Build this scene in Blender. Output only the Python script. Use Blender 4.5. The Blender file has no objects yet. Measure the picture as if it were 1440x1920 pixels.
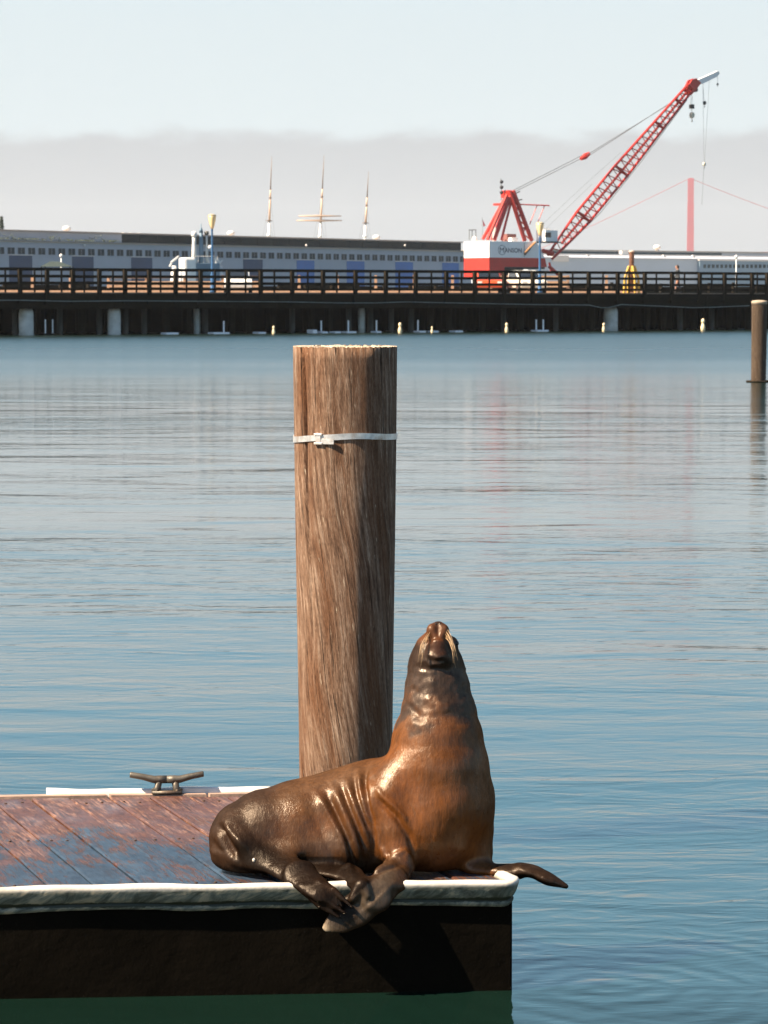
import bpy, bmesh, math, random
import numpy as np
from mathutils import Vector, Matrix
random.seed(7); np.random.seed(7)
R = math.radians
SC = bpy.context.scene
COL = SC.collection

# ------------------------------------------------------------------ camera
F_PX, H_CAM, HORIZ = 5400.0, 1.92, 559.0          # measured on the 1440 x 1920 photograph
TH = math.atan((960 - HORIZ) / F_PX)
cam = bpy.data.cameras.new('camera'); cam_o = bpy.data.objects.new('camera', cam); COL.objects.link(cam_o)
cam.sensor_fit = 'HORIZONTAL'; cam.sensor_width = 24.0; cam.lens = 24.0 * F_PX / 1440
cam_o.location = (0, 0, H_CAM); cam_o.rotation_euler = (R(90) - TH, 0, 0)
cam.clip_start = 0.1; cam.clip_end = 40000
cam.dof.use_dof = True; cam.dof.focus_distance = 8.2; cam.dof.aperture_fstop = 22
SC.camera = cam_o
SC.render.resolution_x, SC.render.resolution_y = 768, 1024

# ------------------------------------------------------------------ light, world, exposure
SUN_EL, SUN_TOWARD = 47.0, 21.0                   # sun from the left, a little towards the viewer
sd = Vector((-math.cos(R(SUN_TOWARD)) * math.cos(R(SUN_EL)), -math.sin(R(SUN_TOWARD)) * math.cos(R(SUN_EL)), math.sin(R(SUN_EL))))
sun = bpy.data.lights.new('sun', 'SUN'); sun.energy = 5.0; sun.angle = R(0.5); sun.color = (1.0, 0.83, 0.63)
sun_o = bpy.data.objects.new('sun', sun); COL.objects.link(sun_o)
sun_o.rotation_euler = (-sd).to_track_quat('-Z', 'Y').to_euler(); sun_o.location = (-30, -10, 40)

W = bpy.data.worlds.new('World'); SC.world = W; W.use_nodes = True
nt = W.node_tree; nt.nodes.clear()
def wn(t, **k):
    n = nt.nodes.new(t)
    for a, b in k.items(): setattr(n, a, b)
    return n
def wmath(op, a, b=None, c=None, clamp=False):
    n = wn('ShaderNodeMath', operation=op, use_clamp=clamp)
    for i, v in enumerate((a, b, c)):
        if v is None: continue
        if isinstance(v, (int, float)): n.inputs[i].default_value = v
        else: nt.links.new(v, n.inputs[i])
    return n.outputs[0]
sky = wn('ShaderNodeTexSky', sky_type='NISHITA'); sky.sun_disc = False
sky.sun_elevation = R(SUN_EL); sky.sun_rotation = math.atan2(sd.x, sd.y); sky.air_density = 1.0; sky.dust_density = 0.4; sky.ozone_density = 2.0
bg1 = wn('ShaderNodeBackground'); bg1.inputs[1].default_value = 0.050; nt.links.new(sky.outputs[0], bg1.inputs[0])
tc = wn('ShaderNodeTexCoord'); sep = wn('ShaderNodeSeparateXYZ'); nt.links.new(tc.outputs['Generated'], sep.inputs[0])
elev = wmath('MULTIPLY', wmath('ARCSINE', sep.outputs[2]), 57.29578)            # degrees above the horizon
nz = wn('ShaderNodeTexNoise'); nz.inputs['Scale'].default_value = 42; nz.inputs['Detail'].default_value = 4; nz.inputs['Roughness'].default_value = 0.55
mp = wn('ShaderNodeMapping'); mp.inputs['Scale'].default_value = (1, 1, 2.2); nt.links.new(tc.outputs['Generated'], mp.inputs[0]); nt.links.new(mp.outputs[0], nz.inputs[0])
edge = wmath('ADD', elev, wmath('MULTIPLY', wmath('SUBTRACT', nz.outputs[0], 0.5), 0.85))
fog = wn('ShaderNodeMapRange', interpolation_type='SMOOTHSTEP'); nt.links.new(edge, fog.inputs[0])
fog.inputs[1].default_value = 3.02; fog.inputs[2].default_value = 3.38; fog.inputs[3].default_value = 1; fog.inputs[4].default_value = 0
hz = wn('ShaderNodeMix', data_type='RGBA'); nt.links.new(fog.outputs[0], hz.inputs['Factor'])
up = wn('ShaderNodeMapRange', interpolation_type='SMOOTHSTEP'); nt.links.new(elev, up.inputs[0]); up.inputs[1].default_value = 5.2; up.inputs[2].default_value = 11.5
upc = wn('ShaderNodeMix', data_type='RGBA'); nt.links.new(up.outputs[0], upc.inputs['Factor']); upc.inputs[6].default_value = (0.240, 0.270, 0.281, 1); upc.inputs[7].default_value = (0.132, 0.300, 0.405, 1); nt.links.new(upc.outputs[2], hz.inputs[6]); hz.inputs[7].default_value = (0.183, 0.189, 0.198, 1)
bg2 = wn('ShaderNodeBackground'); nt.links.new(hz.outputs[2], bg2.inputs[0]); bg2.inputs[1].default_value = 1.0
fade = wn('ShaderNodeMapRange', interpolation_type='SMOOTHSTEP'); nt.links.new(elev, fade.inputs[0])
fade.inputs[1].default_value = 3.5; fade.inputs[2].default_value = 30.0; fade.inputs[3].default_value = 0.96; fade.inputs[4].default_value = 0.0
mx = wn('ShaderNodeMixShader'); nt.links.new(fade.outputs[0], mx.inputs[0]); nt.links.new(bg1.outputs[0], mx.inputs[1]); nt.links.new(bg2.outputs[0], mx.inputs[2])
wo = wn('ShaderNodeOutputWorld'); nt.links.new(mx.outputs[0], wo.inputs[0])

HAZE = 0.000065
SC.view_settings.view_transform = 'Standard'; SC.view_settings.look = 'None'
SC.view_settings.exposure = 1.6; SC.view_settings.gamma = 1.0

# ------------------------------------------------------------------ measuring helpers (photo pixel + known distance -> place)
def ray(u, v):
    cx, cy = (u - 720) / F_PX, (960 - v) / F_PX
    return Vector((cx, math.cos(TH) + cy * math.sin(TH), -math.sin(TH) + cy * math.cos(TH)))
def at(u, v, D):
    d = ray(u, v); return Vector((0, 0, H_CAM)) + d * (D / d.y)
def on_ground(u, v, z):
    d = ray(u, v); return Vector((0, 0, H_CAM)) + d * ((z - H_CAM) / d.z)
class Frame:                                       # a vertical working plane: local x along it, y behind it
    def __init__(s, A, B=None, ang=None):
        s.o = Vector((A[0], A[1], 0)); s.a = math.atan2(B[1] - A[1], B[0] - A[0]) if ang is None else ang
        s.d = Vector((math.cos(s.a), math.sin(s.a), 0)); s.n = Vector((-math.sin(s.a), math.cos(s.a), 0))
    def hit(s, u, v, off=0.0):                     # local point where the sight line meets local y = off
        d = ray(u, v); c = Vector((0, 0, H_CAM)); t = ((s.o - c).dot(s.n) + off) / d.dot(s.n)
        p = c + d * t; q = p - s.o; return Vector((q.dot(s.d), off, p.z))
    def root(s, name): 
        e = bpy.data.objects.new(name, None); COL.objects.link(e); e.location = s.o; e.rotation_euler = (0, 0, s.a); e.empty_display_size = 0.3; return e

# ------------------------------------------------------------------ building helpers
class MB:
    def __init__(s): s.v = []; s.f = []
    def add(s, vs, fs):
        b = len(s.v); s.v += [tuple(p) for p in vs]; s.f += [tuple(b + i for i in f) for f in fs]; return s
    def box(s, x0, x1, y0, y1, z0, z1):
        return s.add([(x0,y0,z0),(x1,y0,z0),(x1,y1,z0),(x0,y1,z0),(x0,y0,z1),(x1,y0,z1),(x1,y1,z1),(x0,y1,z1)],
                     [(0,3,2,1),(4,5,6,7),(0,1,5,4),(1,2,6,5),(2,3,7,6),(3,0,4,7)])
    def tube(s, p0, p1, r0, r1=None, n=8):
        return s.path([p0, p1], [r0, r0 if r1 is None else r1], n)
    def path(s, pts, rs, n=8):
        pts = [Vector(p) for p in pts]; rs = rs if isinstance(rs, (list, tuple)) else [rs] * len(pts)
        vs = []; up = None
        for i, p in enumerate(pts):
            t = (pts[min(i + 1, len(pts) - 1)] - pts[max(i - 1, 0)]).normalized()
            if up is None: up = Vector((0, 0, 1)) if abs(t.z) < 0.9 else Vector((1, 0, 0))
            a = t.cross(up).normalized(); b = a.cross(t).normalized(); up = b
            for k in range(n):
                w = 2 * math.pi * k / n; vs.append(p + (a * math.cos(w) + b * math.sin(w)) * rs[i])
        fs = []
        for i in range(len(pts) - 1):
            for k in range(n): fs.append((i*n+k, i*n+(k+1)%n, (i+1)*n+(k+1)%n, (i+1)*n+k))
        fs.append(tuple(reversed(range(n)))); fs.append(tuple(range((len(pts)-1)*n, len(pts)*n)))
        return s.add(vs, fs)
    def lathe(s, c, prof, n=14):                   # prof: list of (radius, height)
        c = Vector(c); vs = []; fs = []
        for r, h in prof:
            for k in range(n):
                w = 2*math.pi*k/n; vs.append(c + Vector((r*math.cos(w), r*math.sin(w), h)))
        for i in range(len(prof)-1):
            for k in range(n): fs.append((i*n+k, i*n+(k+1)%n, (i+1)*n+(k+1)%n, (i+1)*n+k))
        fs.append(tuple(reversed(range(n)))); fs.append(tuple(range((len(prof)-1)*n, len(prof)*n)))
        return s.add(vs, fs)
    def prism(s, poly, axis, a, b):                # poly in the two other axes, swept from a to b
        n = len(poly)
        def P(p, w): return {'x': (w, p[0], p[1]), 'y': (p[0], w, p[1]), 'z': (p[0], p[1], w)}[axis]
        return s.add([P(p, a) for p in poly] + [P(p, b) for p in poly],
                     [tuple(reversed(range(n))), tuple(range(n, 2*n))] + [(i, (i+1)%n, n+(i+1)%n, n+i) for i in range(n)])
    def mesh(s, name, mat, smooth=False, bevel=0):
        me = bpy.data.meshes.new(name); me.from_pydata(s.v, [], s.f)
        bm = bmesh.new(); bm.from_mesh(me)
        bmesh.ops.recalc_face_normals(bm, faces=bm.faces)
        if bevel: bmesh.ops.bevel(bm, geom=bm.edges[:], offset=bevel, segments=2, profile=0.6, affect='EDGES')
        bm.to_mesh(me); bm.free(); me.materials.append(mat)
        if smooth: me.shade_smooth() if hasattr(me, 'shade_smooth') else [setattr(p, 'use_smooth', True) for p in me.polygons]
        return me
    def build(s, name, mat, parent=None, smooth=False, bevel=0, loc=None):
        return put(name, s.mesh(name, mat, smooth, bevel), parent, loc)
def put(name, me, parent=None, loc=None, rz=0.0, scale=None):
    o = bpy.data.objects.new(name, me); COL.objects.link(o); o.parent = parent
    if loc is not None: o.location = loc
    o.rotation_euler = (0, 0, rz)
    if scale is not None: o.scale = scale
    return o
def tag(o, label=None, cat=None, group=None, kind=None):
    for k, v in (('label', label), ('category', cat), ('group', group), ('kind', kind)):
        if v: o[k] = v
    return o
def empty(name, loc, rz=0.0):
    e = bpy.data.objects.new(name, None); COL.objects.link(e); e.location = loc; e.rotation_euler = (0, 0, rz); e.empty_display_size = 0.2; return e

# ------------------------------------------------------------------ materials
class NT:
    def __init__(s, name):
        s.m = bpy.data.materials.new(name); s.m.use_nodes = True; s.t = s.m.node_tree; s.t.nodes.clear()
        s.out = s.n('ShaderNodeOutputMaterial'); s.p = s.n('ShaderNodeBsdfPrincipled'); s.l(s.p.outputs[0], s.out.inputs[0])
        s.tc = s.n('ShaderNodeTexCoord')
    def n(s, t, **k):
        n = s.t.nodes.new(t)
        for a, b in k.items(): setattr(n, a, b)
        return n
    def l(s, a, b): s.t.links.new(a, b)
    def set(s, node, **k):
        for a, b in k.items(): node.inputs[a.replace('_', ' ')].default_value = b
        return node
    def noise(s, scale, detail=4, rough=0.55, stretch=(1, 1, 1), coord='Object', dist=0.0, rot=(0,0,0)):
        mp = s.n('ShaderNodeMapping'); mp.inputs['Scale'].default_value = stretch; src = s.tc.outputs[coord]
        if any(rot):
            m0 = s.n('ShaderNodeMapping'); m0.inputs['Rotation'].default_value = rot; s.l(src, m0.inputs[0]); src = m0.outputs[0]
        s.l(src, mp.inputs[0])
        t = s.n('ShaderNodeTexNoise'); s.l(mp.outputs[0], t.inputs['Vector'])
        t.inputs['Scale'].default_value = scale; t.inputs['Detail'].default_value = detail; t.inputs['Roughness'].default_value = rough; t.inputs['Distortion'].default_value = dist
        return t.outputs[0]
    def ramp(s, fac, stops, interp='LINEAR'):
        r = s.n('ShaderNodeValToRGB'); e = r.color_ramp.elements; r.color_ramp.interpolation = interp
        while len(e) < len(stops): e.new(0.5)
        for x, (p, c) in zip(e, stops): x.position = p; x.color = (*c, 1) if len(c) == 3 else c
        s.l(fac, r.inputs[0]); return r.outputs[0]
    def mix(s, fac, a, b, blend='MIX'):
        m = s.n('ShaderNodeMix', data_type='RGBA', blend_type=blend)
        for sock, v in ((m.inputs['Factor'], fac), (m.inputs[6], a), (m.inputs[7], b)):
            if isinstance(v, (int, float)): sock.default_value = v
            elif isinstance(v, tuple): sock.default_value = (*v, 1) if len(v) == 3 else v
            else: s.l(v, sock)
        return m.outputs[2]
    def math(s, op, a, b=None, clamp=False):
        m = s.n('ShaderNodeMath', operation=op, use_clamp=clamp)
        for i, v in enumerate((a, b)):
            if v is None: continue
            if isinstance(v, (int, float)): m.inputs[i].default_value = v
            else: s.l(v, m.inputs[i])
        return m.outputs[0]
    def range(s, v, a, b, c=0.0, d=1.0, smooth=False):
        m = s.n('ShaderNodeMapRange'); s.l(v, m.inputs[0])
        if smooth: m.interpolation_type = 'SMOOTHSTEP'
        for i, x in enumerate((a, b, c, d)): m.inputs[i + 1].default_value = x
        return m.outputs[0]
    def bump(s, h, dist, strength=1.0, prev=None):
        b = s.n('ShaderNodeBump'); b.inputs['Distance'].default_value = dist; b.inputs['Strength'].default_value = strength
        s.l(h, b.inputs['Height'])
        if prev is not None: s.l(prev, b.inputs['Normal'])
        return b.outputs[0]
    def base(s, c):
        if isinstance(c, tuple): s.p.inputs['Base Color'].default_value = (*c, 1)
        else: s.l(c, s.p.inputs['Base Color'])
        return s
def plain(name, col, rough=0.6, var=0.25, scale=3.0, bump=0.0, metal=0.0, stretch=(1,1,1), dirt=None, spec=None):
    k = NT(name); n = k.noise(scale, 5, 0.6, stretch)
    lo = tuple(c * (1 - var) for c in col); hi = tuple(min(1, c * (1 + var)) for c in col)
    c = k.ramp(n, [(0.3, lo), (0.7, hi)])
    if dirt:
        d = k.noise(scale * 0.37, 6, 0.65, stretch); c = k.mix(k.range(d, 0.5, 0.72), c, dirt)
    k.base(c); k.p.inputs['Roughness'].default_value = rough; k.p.inputs['Metallic'].default_value = metal
    if spec is not None: k.p.inputs['Specular IOR Level'].default_value = spec
    if bump: k.l(k.bump(k.noise(scale * 6, 4, 0.6, stretch), bump), k.p.inputs['Normal'])
    return k.m
M = {}
def water_material():
    k = NT('water'); k.p.inputs['IOR'].default_value = 1.5; k.p.inputs['Roughness'].default_value = 0.02
    k.base(k.ramp(k.noise(0.35, 3, 0.5, (0.4, 1, 1)), [(0.3, (0.0028, 0.0105, 0.0075)), (0.7, (0.0042, 0.0140, 0.0100))]))
    patch = k.range(k.noise(0.085, 3, 0.5, (0.28, 1, 1)), 0.38, 0.66, 0.25, 1.0, True)       # wind-ruffled and calm patches
    sepw = k.n('ShaderNodeSeparateXYZ'); k.l(k.tc.outputs['Object'], sepw.inputs[0])
    wind = k.range(k.math('ADD', sepw.outputs[1], k.math('MULTIPLY', k.noise(0.03, 3, 0.5, (0.3, 1, 1)), 60)), 95, 135, 0.0, 1.0, True)     # breeze ruffles the far basin
    k.l(k.range(k.math('ADD', sepw.outputs[1], k.math('MULTIPLY', k.noise(0.05, 3, 0.5, (0.3, 1, 1)), 50)), 56, 138, 0.07, 0.28, True), k.p.inputs['Roughness'])     # capillary ripples too small to model
    swell = k.noise(0.55, 2, 0.5, (0.42, 1, 1), dist=0.6)
    mid = k.noise(2.2, 3, 0.5, (0.36, 1, 1), dist=0.8, rot=(0, 0, R(7)))
    fine = k.noise(7.5, 3, 0.55, (0.5, 1, 1), dist=0.6, rot=(0, 0, R(-9)))
    h = k.math('ADD', k.math('MULTIPLY', swell, 0.034), k.math('MULTIPLY', k.math('MULTIPLY', mid, 0.0155), patch))
    h = k.math('ADD', h, k.math('MULTIPLY', k.math('MULTIPLY', fine, 0.0060), k.math('ADD', patch, k.math('MULTIPLY', wind, 3.6))))
    # rings spreading from the corner of the float
    wv = k.n('ShaderNodeTexWave', wave_type='RINGS', rings_direction='SPHERICAL'); mp = k.n('ShaderNodeMapping'); mp.vector_type = 'POINT'
    mp.inputs['Location'].default_value = (-0.62, -7.9, 0); k.l(k.tc.outputs['Object'], mp.inputs[0]); k.l(mp.outputs[0], wv.inputs[0])
    k.set(wv, Scale=2.6, Distortion=6.0, Detail=2.0, Detail_Scale=1.2)
    ln = k.n('ShaderNodeVectorMath', operation='LENGTH'); k.l(mp.outputs[0], ln.inputs[0])
    ringf = k.range(ln.outputs['Value'], 0.1, 1.6, 1.0, 0.0, True)
    h = k.math('ADD', h, k.math('MULTIPLY', k.math('MULTIPLY', wv.outputs['Fac'], 0.0010), ringf))
    k.l(k.bump(h, 1.0), k.p.inputs['Normal'])
    return k.m
M['water'] = water_material()

# ------------------------------------------------------------------ water and quay
def sheet(name, x0, x1, y0, y1, z, mat):
    me = bpy.data.meshes.new(name); me.from_pydata([(x0,y0,z),(x1,y0,z),(x1,y1,z),(x0,y1,z)], [], [(0,1,2,3)]); me.materials.append(mat)
    return tag(put(name, me), kind='structure')
sheet('water', -3500, 3500, -400, 8200, 0.0, M['water'])

# ------------------------------------------------------------------ signed-distance sculpting (for the animal and the walker)
class SDF:
    def __init__(s, lo, hi, vox):
        s.lo = np.array(lo, np.float32); s.vox = vox
        s.n = np.ceil((np.array(hi) - np.array(lo)) / vox).astype(int) + 1
        s.F = np.full(s.n, 0.2, np.float32)
        s.ax = [s.lo[i] + vox * np.arange(s.n[i], dtype=np.float32) for i in range(3)]
    def block(s, lo, hi, pad):
        i0 = [max(0, int((lo[i] - pad - s.lo[i]) / s.vox)) for i in range(3)]
        i1 = [min(s.n[i], int((hi[i] + pad - s.lo[i]) / s.vox) + 2) for i in range(3)]
        sl = tuple(slice(a, b) for a, b in zip(i0, i1))
        x, y, z = (s.ax[i][sl[i]] for i in range(3))
        return sl, x[:, None, None], y[None, :, None], z[None, None, :]
    def blend(s, sl, d, k, sub=False):
        f = s.F[sl]
        if sub: d = -d; h = np.maximum(k - np.abs(f - d), 0) / k; s.F[sl] = np.maximum(f, d) + h * h * k / 4
        else: h = np.maximum(k - np.abs(f - d), 0) / k; s.F[sl] = np.minimum(f, d) - h * h * k / 4
    def cone(s, a, b, ra, rb, k=0.03, sub=False, flat=None):      # flat = (unit axis, factor): thinner along the axis
        a = np.array(a, float); b = np.array(b, float); r = max(ra, rb)
        ex = r * (1.2 if flat is None else 1.3)
        sl, x, y, z = s.block(np.minimum(a, b) - ex, np.maximum(a, b) + ex, k + 0.02)
        ab = b - a; L = max(1e-9, ab.dot(ab))
        px, py, pz = x - a[0], y - a[1], z - a[2]
        t = np.clip((px * ab[0] + py * ab[1] + pz * ab[2]) / L, 0, 1)
        qx, qy, qz = px - t * ab[0], py - t * ab[1], pz - t * ab[2]
        q2 = qx * qx + qy * qy + qz * qz
        if flat is not None:
            ax, m = np.array(flat[0], float), flat[1]; w = qx * ax[0] + qy * ax[1] + qz * ax[2]
            q2 = q2 + w * w * (m * m - 1)
        d = np.sqrt(np.maximum(q2, 0)) - (ra + (rb - ra) * t)
        if flat is not None: d = d / (1 + (flat[1] - 1) * 0.5)
        if s.acc is not None: s.acc.append((sl, d.astype(np.float32))); return
        s.blend(sl, d.astype(np.float32), k, sub)
    acc = None
    def chain(s, pts, k=0.03, flat=None):
        s.acc = []
        for (a, ra), (b, rb) in zip(pts[:-1], pts[1:]): s.cone(a, b, ra, rb, k, flat=flat)
        lo = np.min([a for a, _ in pts], 0) - max(r for _, r in pts) * 1.3; hi = np.max([a for a, _ in pts], 0) + max(r for _, r in pts) * 1.3
        acc = s.acc; s.acc = None; sl, *_ = s.block(lo, hi, k + 0.02)
        D = np.full(s.F.shape, 0.2, np.float32)
        for q, d in acc: D[q] = np.where(np.abs(D[q] - d) < .006, np.minimum(D[q], d) - np.maximum(.006 - np.abs(D[q] - d), 0) ** 2 / .024, np.minimum(D[q], d))
        s.blend(sl, D[sl], k)
    def ell(s, c, r, k=0.02, sub=False):
        c = np.array(c, float); r = np.array(r, float)
        sl, x, y, z = s.block(c - r, c + r, k + 0.02)
        q = np.sqrt(((x - c[0]) / r[0])**2 + ((y - c[1]) / r[1])**2 + ((z - c[2]) / r[2])**2)
        s.blend(sl, ((q - 1) * r.min()).astype(np.float32), k, sub)
    def surface(s):                                # naive surface nets
        F = s.F; I = F < 0; n = s.n; C = np.zeros((n[0]-1, n[1]-1, n[2]-1, 3), np.float32); N = np.zeros(C.shape[:3], np.float32)
        crosses = []
        for axn in range(3):
            a = [slice(None)] * 3; b = [slice(None)] * 3; a[axn] = slice(0, -1); b[axn] = slice(1, None)
            f0, f1 = F[tuple(a)], F[tuple(b)]; m = I[tuple(a)] != I[tuple(b)]; crosses.append((m, I[tuple(a)]))
            idx = np.argwhere(m); t = f0[m] / (f0[m] - f1[m])
            pos = idx.astype(np.float32); pos[:, axn] += t
            o = [i for i in range(3) if i != axn]
            for d0 in (0, 1):
                for d1 in (0, 1):
                    c = idx.copy(); c[:, o[0]] -= d0; c[:, o[1]] -= d1
                    ok = (c >= 0).all(1) & (c < np.array(C.shape[:3])).all(1); cc = c[ok]
                    np.add.at(C, (cc[:,0], cc[:,1], cc[:,2]), pos[ok]); np.add.at(N, (cc[:,0], cc[:,1], cc[:,2]), 1)
        cells = np.argwhere(N > 0); ids = np.full(N.shape, -1, np.int64); ids[tuple(cells.T)] = np.arange(len(cells))
        V = C[tuple(cells.T)] / N[tuple(cells.T)][:, None] * s.vox + s.lo
        Q = []
        for axn in range(3):
            m, ins = crosses[axn]; idx = np.argwhere(m); side = ins[m]; o = [(axn + 1) % 3, (axn + 2) % 3]
            ok = (idx[:, o[0]] > 0) & (idx[:, o[1]] > 0) & (idx[:, o[0]] < N.shape[o[0]]) & (idx[:, o[1]] < N.shape[o[1]])
            idx = idx[ok]; side = side[ok]; q = []
            for d0, d1 in ((1, 1), (0, 1), (0, 0), (1, 0)):
                c = idx.copy(); c[:, o[0]] -= d0; c[:, o[1]] -= d1; q.append(ids[tuple(c.T)])
            q = np.stack(q, 1); q[~side] = q[~side][:, ::-1]; Q.append(q)
        return V.astype(np.float64), np.concatenate(Q)
def relax(V, Q, it=2, lam=0.5):
    e = np.concatenate([Q[:, [0, 1]], Q[:, [1, 2]], Q[:, [2, 3]], Q[:, [3, 0]]])
    for _ in range(it):
        S = np.zeros_like(V); c = np.zeros(len(V))
        for i in range(3):
            S[:, i] = np.bincount(e[:, 0], V[e[:, 1], i], len(V)) + np.bincount(e[:, 1], V[e[:, 0], i], len(V))
        c = np.bincount(e[:, 0], minlength=len(V)) + np.bincount(e[:, 1], minlength=len(V))
        V = V + lam * (S / np.maximum(c, 1)[:, None] - V)
    return V
def normals(V, Q):
    fn = np.cross(V[Q[:, 2]] - V[Q[:, 0]], V[Q[:, 3]] - V[Q[:, 1]]); N = np.zeros_like(V)
    for j in range(4):
        for i in range(3): N[:, i] += np.bincount(Q[:, j], fn[:, i], len(V))
    return N / np.maximum(np.linalg.norm(N, axis=1), 1e-12)[:, None]
def sculpt(name, V, Q, mat, tint, parent, origin):
    me = bpy.data.meshes.new(name); me.from_pydata((V - np.array(origin)).tolist(), [], Q.tolist())
    me.materials.append(mat); me.polygons.foreach_set('use_smooth', np.ones(len(me.polygons), bool))
    a = me.attributes.new('tint', 'FLOAT_COLOR', 'POINT'); c = np.ones((len(V), 4), np.float32); c[:, :3] = tint
    a.data.foreach_set('color', c.ravel()); me.update()
    return put(name, me, parent)

# ------------------------------------------------------------------ floating dock
Z_DECK = 0.300
corner = on_ground(982, 1651, Z_DECK + 0.015)                    # near right corner of the float
e_dir = Vector((math.cos(R(4.0)), math.sin(R(4.0)), 0))          # along the near edge
g_dir = Vector((-math.sin(R(19.0)), math.cos(R(19.0)), 0))       # along the planks, away from the viewer
n_in = Vector((-e_dir.y, e_dir.x, 0))                            # inward from the near edge
DEPTH = 1.62; LEN = 3.4
dock = empty('floating_dock', (corner.x, corner.y, 0)); O = Vector((corner.x, corner.y, 0))
tag(dock, 'low timber-decked float with white rubber edging and black sides', 'dock')
def dk(a, b, z): return e_dir * (-a) + g_dir * b + Vector((0, 0, z))      # a: leftwards from the corner, b: back along planks

def plank_mat():
    k = NT('painted_deck_plank')
    oi = k.n('ShaderNodeObjectInfo')
    rot = (0, 0, R(-19)); st = (14, 1.1, 1)
    grain = k.noise(9, 6, 0.65, st, rot=rot); big = k.noise(2.1, 5, 0.6, (2.0, 1.0, 1), coord='Object', rot=rot, dist=0.8)
    wood = k.ramp(grain, [(0.34, (0.026, 0.011, 0.006)), (0.5, (0.110, 0.046, 0.025)), (0.64, (0.30, 0.155, 0.092))])
    paint = k.ramp(k.noise(22, 4, 0.7, (3, 1, 1), rot=rot), [(0.3, (0.009, 0.019, 0.036)), (0.7, (0.034, 0.060, 0.092))])
    red = k.ramp(k.noise(17, 4, 0.7, (2, 1, 1), rot=rot), [(0.3, (0.046, 0.018, 0.012)), (0.7, (0.120, 0.049, 0.030))])
    c = k.mix(k.range(k.noise(5.2, 5, 0.7, (3, 1, 1), rot=rot), 0.42, 0.58), wood, red)
    sep = k.n('ShaderNodeSeparateXYZ'); k.l(k.tc.outputs['Object'], sep.inputs[0])
    wear = k.math('ADD', k.range(sep.outputs[1], 0.1, 1.25, 0.20, -0.16), k.math('ADD', big, k.math('MULTIPLY', k.math('SUBTRACT', grain, 0.5), 0.95)))
    c = k.mix(k.range(wear, 0.57, 0.66), c, paint)
    c = k.mix(k.range(k.noise(1.6, 3, 0.5), 0.3, 0.8), c, k.mix(1.0, c, (0.72, 0.66, 0.66), 'MULTIPLY'))
    k.base(c); k.l(k.range(k.noise(6, 3, 0.5, (2, 1, 1), rot=rot), 0.3, 0.75, 0.30, 0.60), k.p.inputs['Roughness'])
    n1 = k.bump(grain, 0.0022); k.l(k.bump(k.range(wear, 0.56, 0.62), 0.0016, prev=n1), k.p.inputs['Normal'])
    return k.m
M['plank'] = plank_mat()
PW = 0.1255
A = 0.03
i = 0
while A < LEN:
    w = PW * random.uniform(0.96, 1.05); gap = random.uniform(0.003, 0.007)
    zt = Z_DECK + random.uniform(-0.004, 0.003); b0 = 0.026 + random.uniform(0, 0.004); b1 = DEPTH - 0.055 - random.uniform(0, 0.03)
    bm = bmesh.new(); ns = 9
    rows = []
    for s_ in range(ns + 1):
        b = b0 + (b1 - b0) * s_ / ns; wob = [random.uniform(-0.0015, 0.0015) for _ in range(2)]; cup = random.uniform(-0.0012, 0.0012)
        l = A + gap / 2 + wob[0]; r_ = A + w - gap / 2 + wob[1]
        pr = [(l, zt - 0.035), (l, zt - 0.004), (l + 0.005, zt + 0.0005), ((l + r_) / 2, zt + cup), (r_ - 0.005, zt + 0.0005), (r_, zt - 0.004), (r_, zt - 0.035)]
        rows.append([bm.verts.new(dk(a_, b, z_)) for a_, z_ in pr])
    for p, q in zip(rows[:-1], rows[1:]):
        for j in range(7): bm.faces.new((p[j], p[(j + 1) % 7], q[(j + 1) % 7], q[j]))
    bm.faces.new(rows[0]); bm.faces.new(list(reversed(rows[-1]))); bmesh.ops.recalc_face_normals(bm, faces=bm.faces)
    me = bpy.data.meshes.new('plank'); bm.to_mesh(me); bm.free(); me.materials.append(M['plank']); put('plank', me, dock)
    A += w; i += 1
nail_me = MB().lathe((0, 0, 0), [(.0045, -.004), (.0045, .0008), (.002, .0016)], 8).mesh('nail', plain('rusty_nail', (.05, .028, .018), .7, .3, 40))
a = 0.03
while a < LEN - PW:
    for b in (0.10, 0.78, DEPTH - 0.16):
        for q in (0.3, 0.72): put('nail', nail_me, dock, dk(a + PW * q + random.uniform(-.006, .006), b + random.uniform(-.015, .015), Z_DECK + 0.001))
    a += PW * 1.005
# short filler boards along the far edge
k_ = plain('weathered_filler', (0.30, 0.20, 0.15), 0.8, 0.4, 8, 0.002, stretch=(1, 6, 1))
a = 0.05
while a < 0.95:
    l = random.uniform(0.30, 0.5); mb = MB(); z0 = Z_DECK - 0.03; z1 = Z_DECK + 0.004
    p = [dk(a + .006, DEPTH - 0.05, 0), dk(a + l - .006, DEPTH - 0.05, 0), dk(a + l - .006, DEPTH - 0.012, 0), dk(a + .006, DEPTH - 0.012, 0)]
    mb.prism([(q.x, q.y) for q in p], 'z', z0, z1).build('filler_board', k_, dock); a += l

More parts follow.
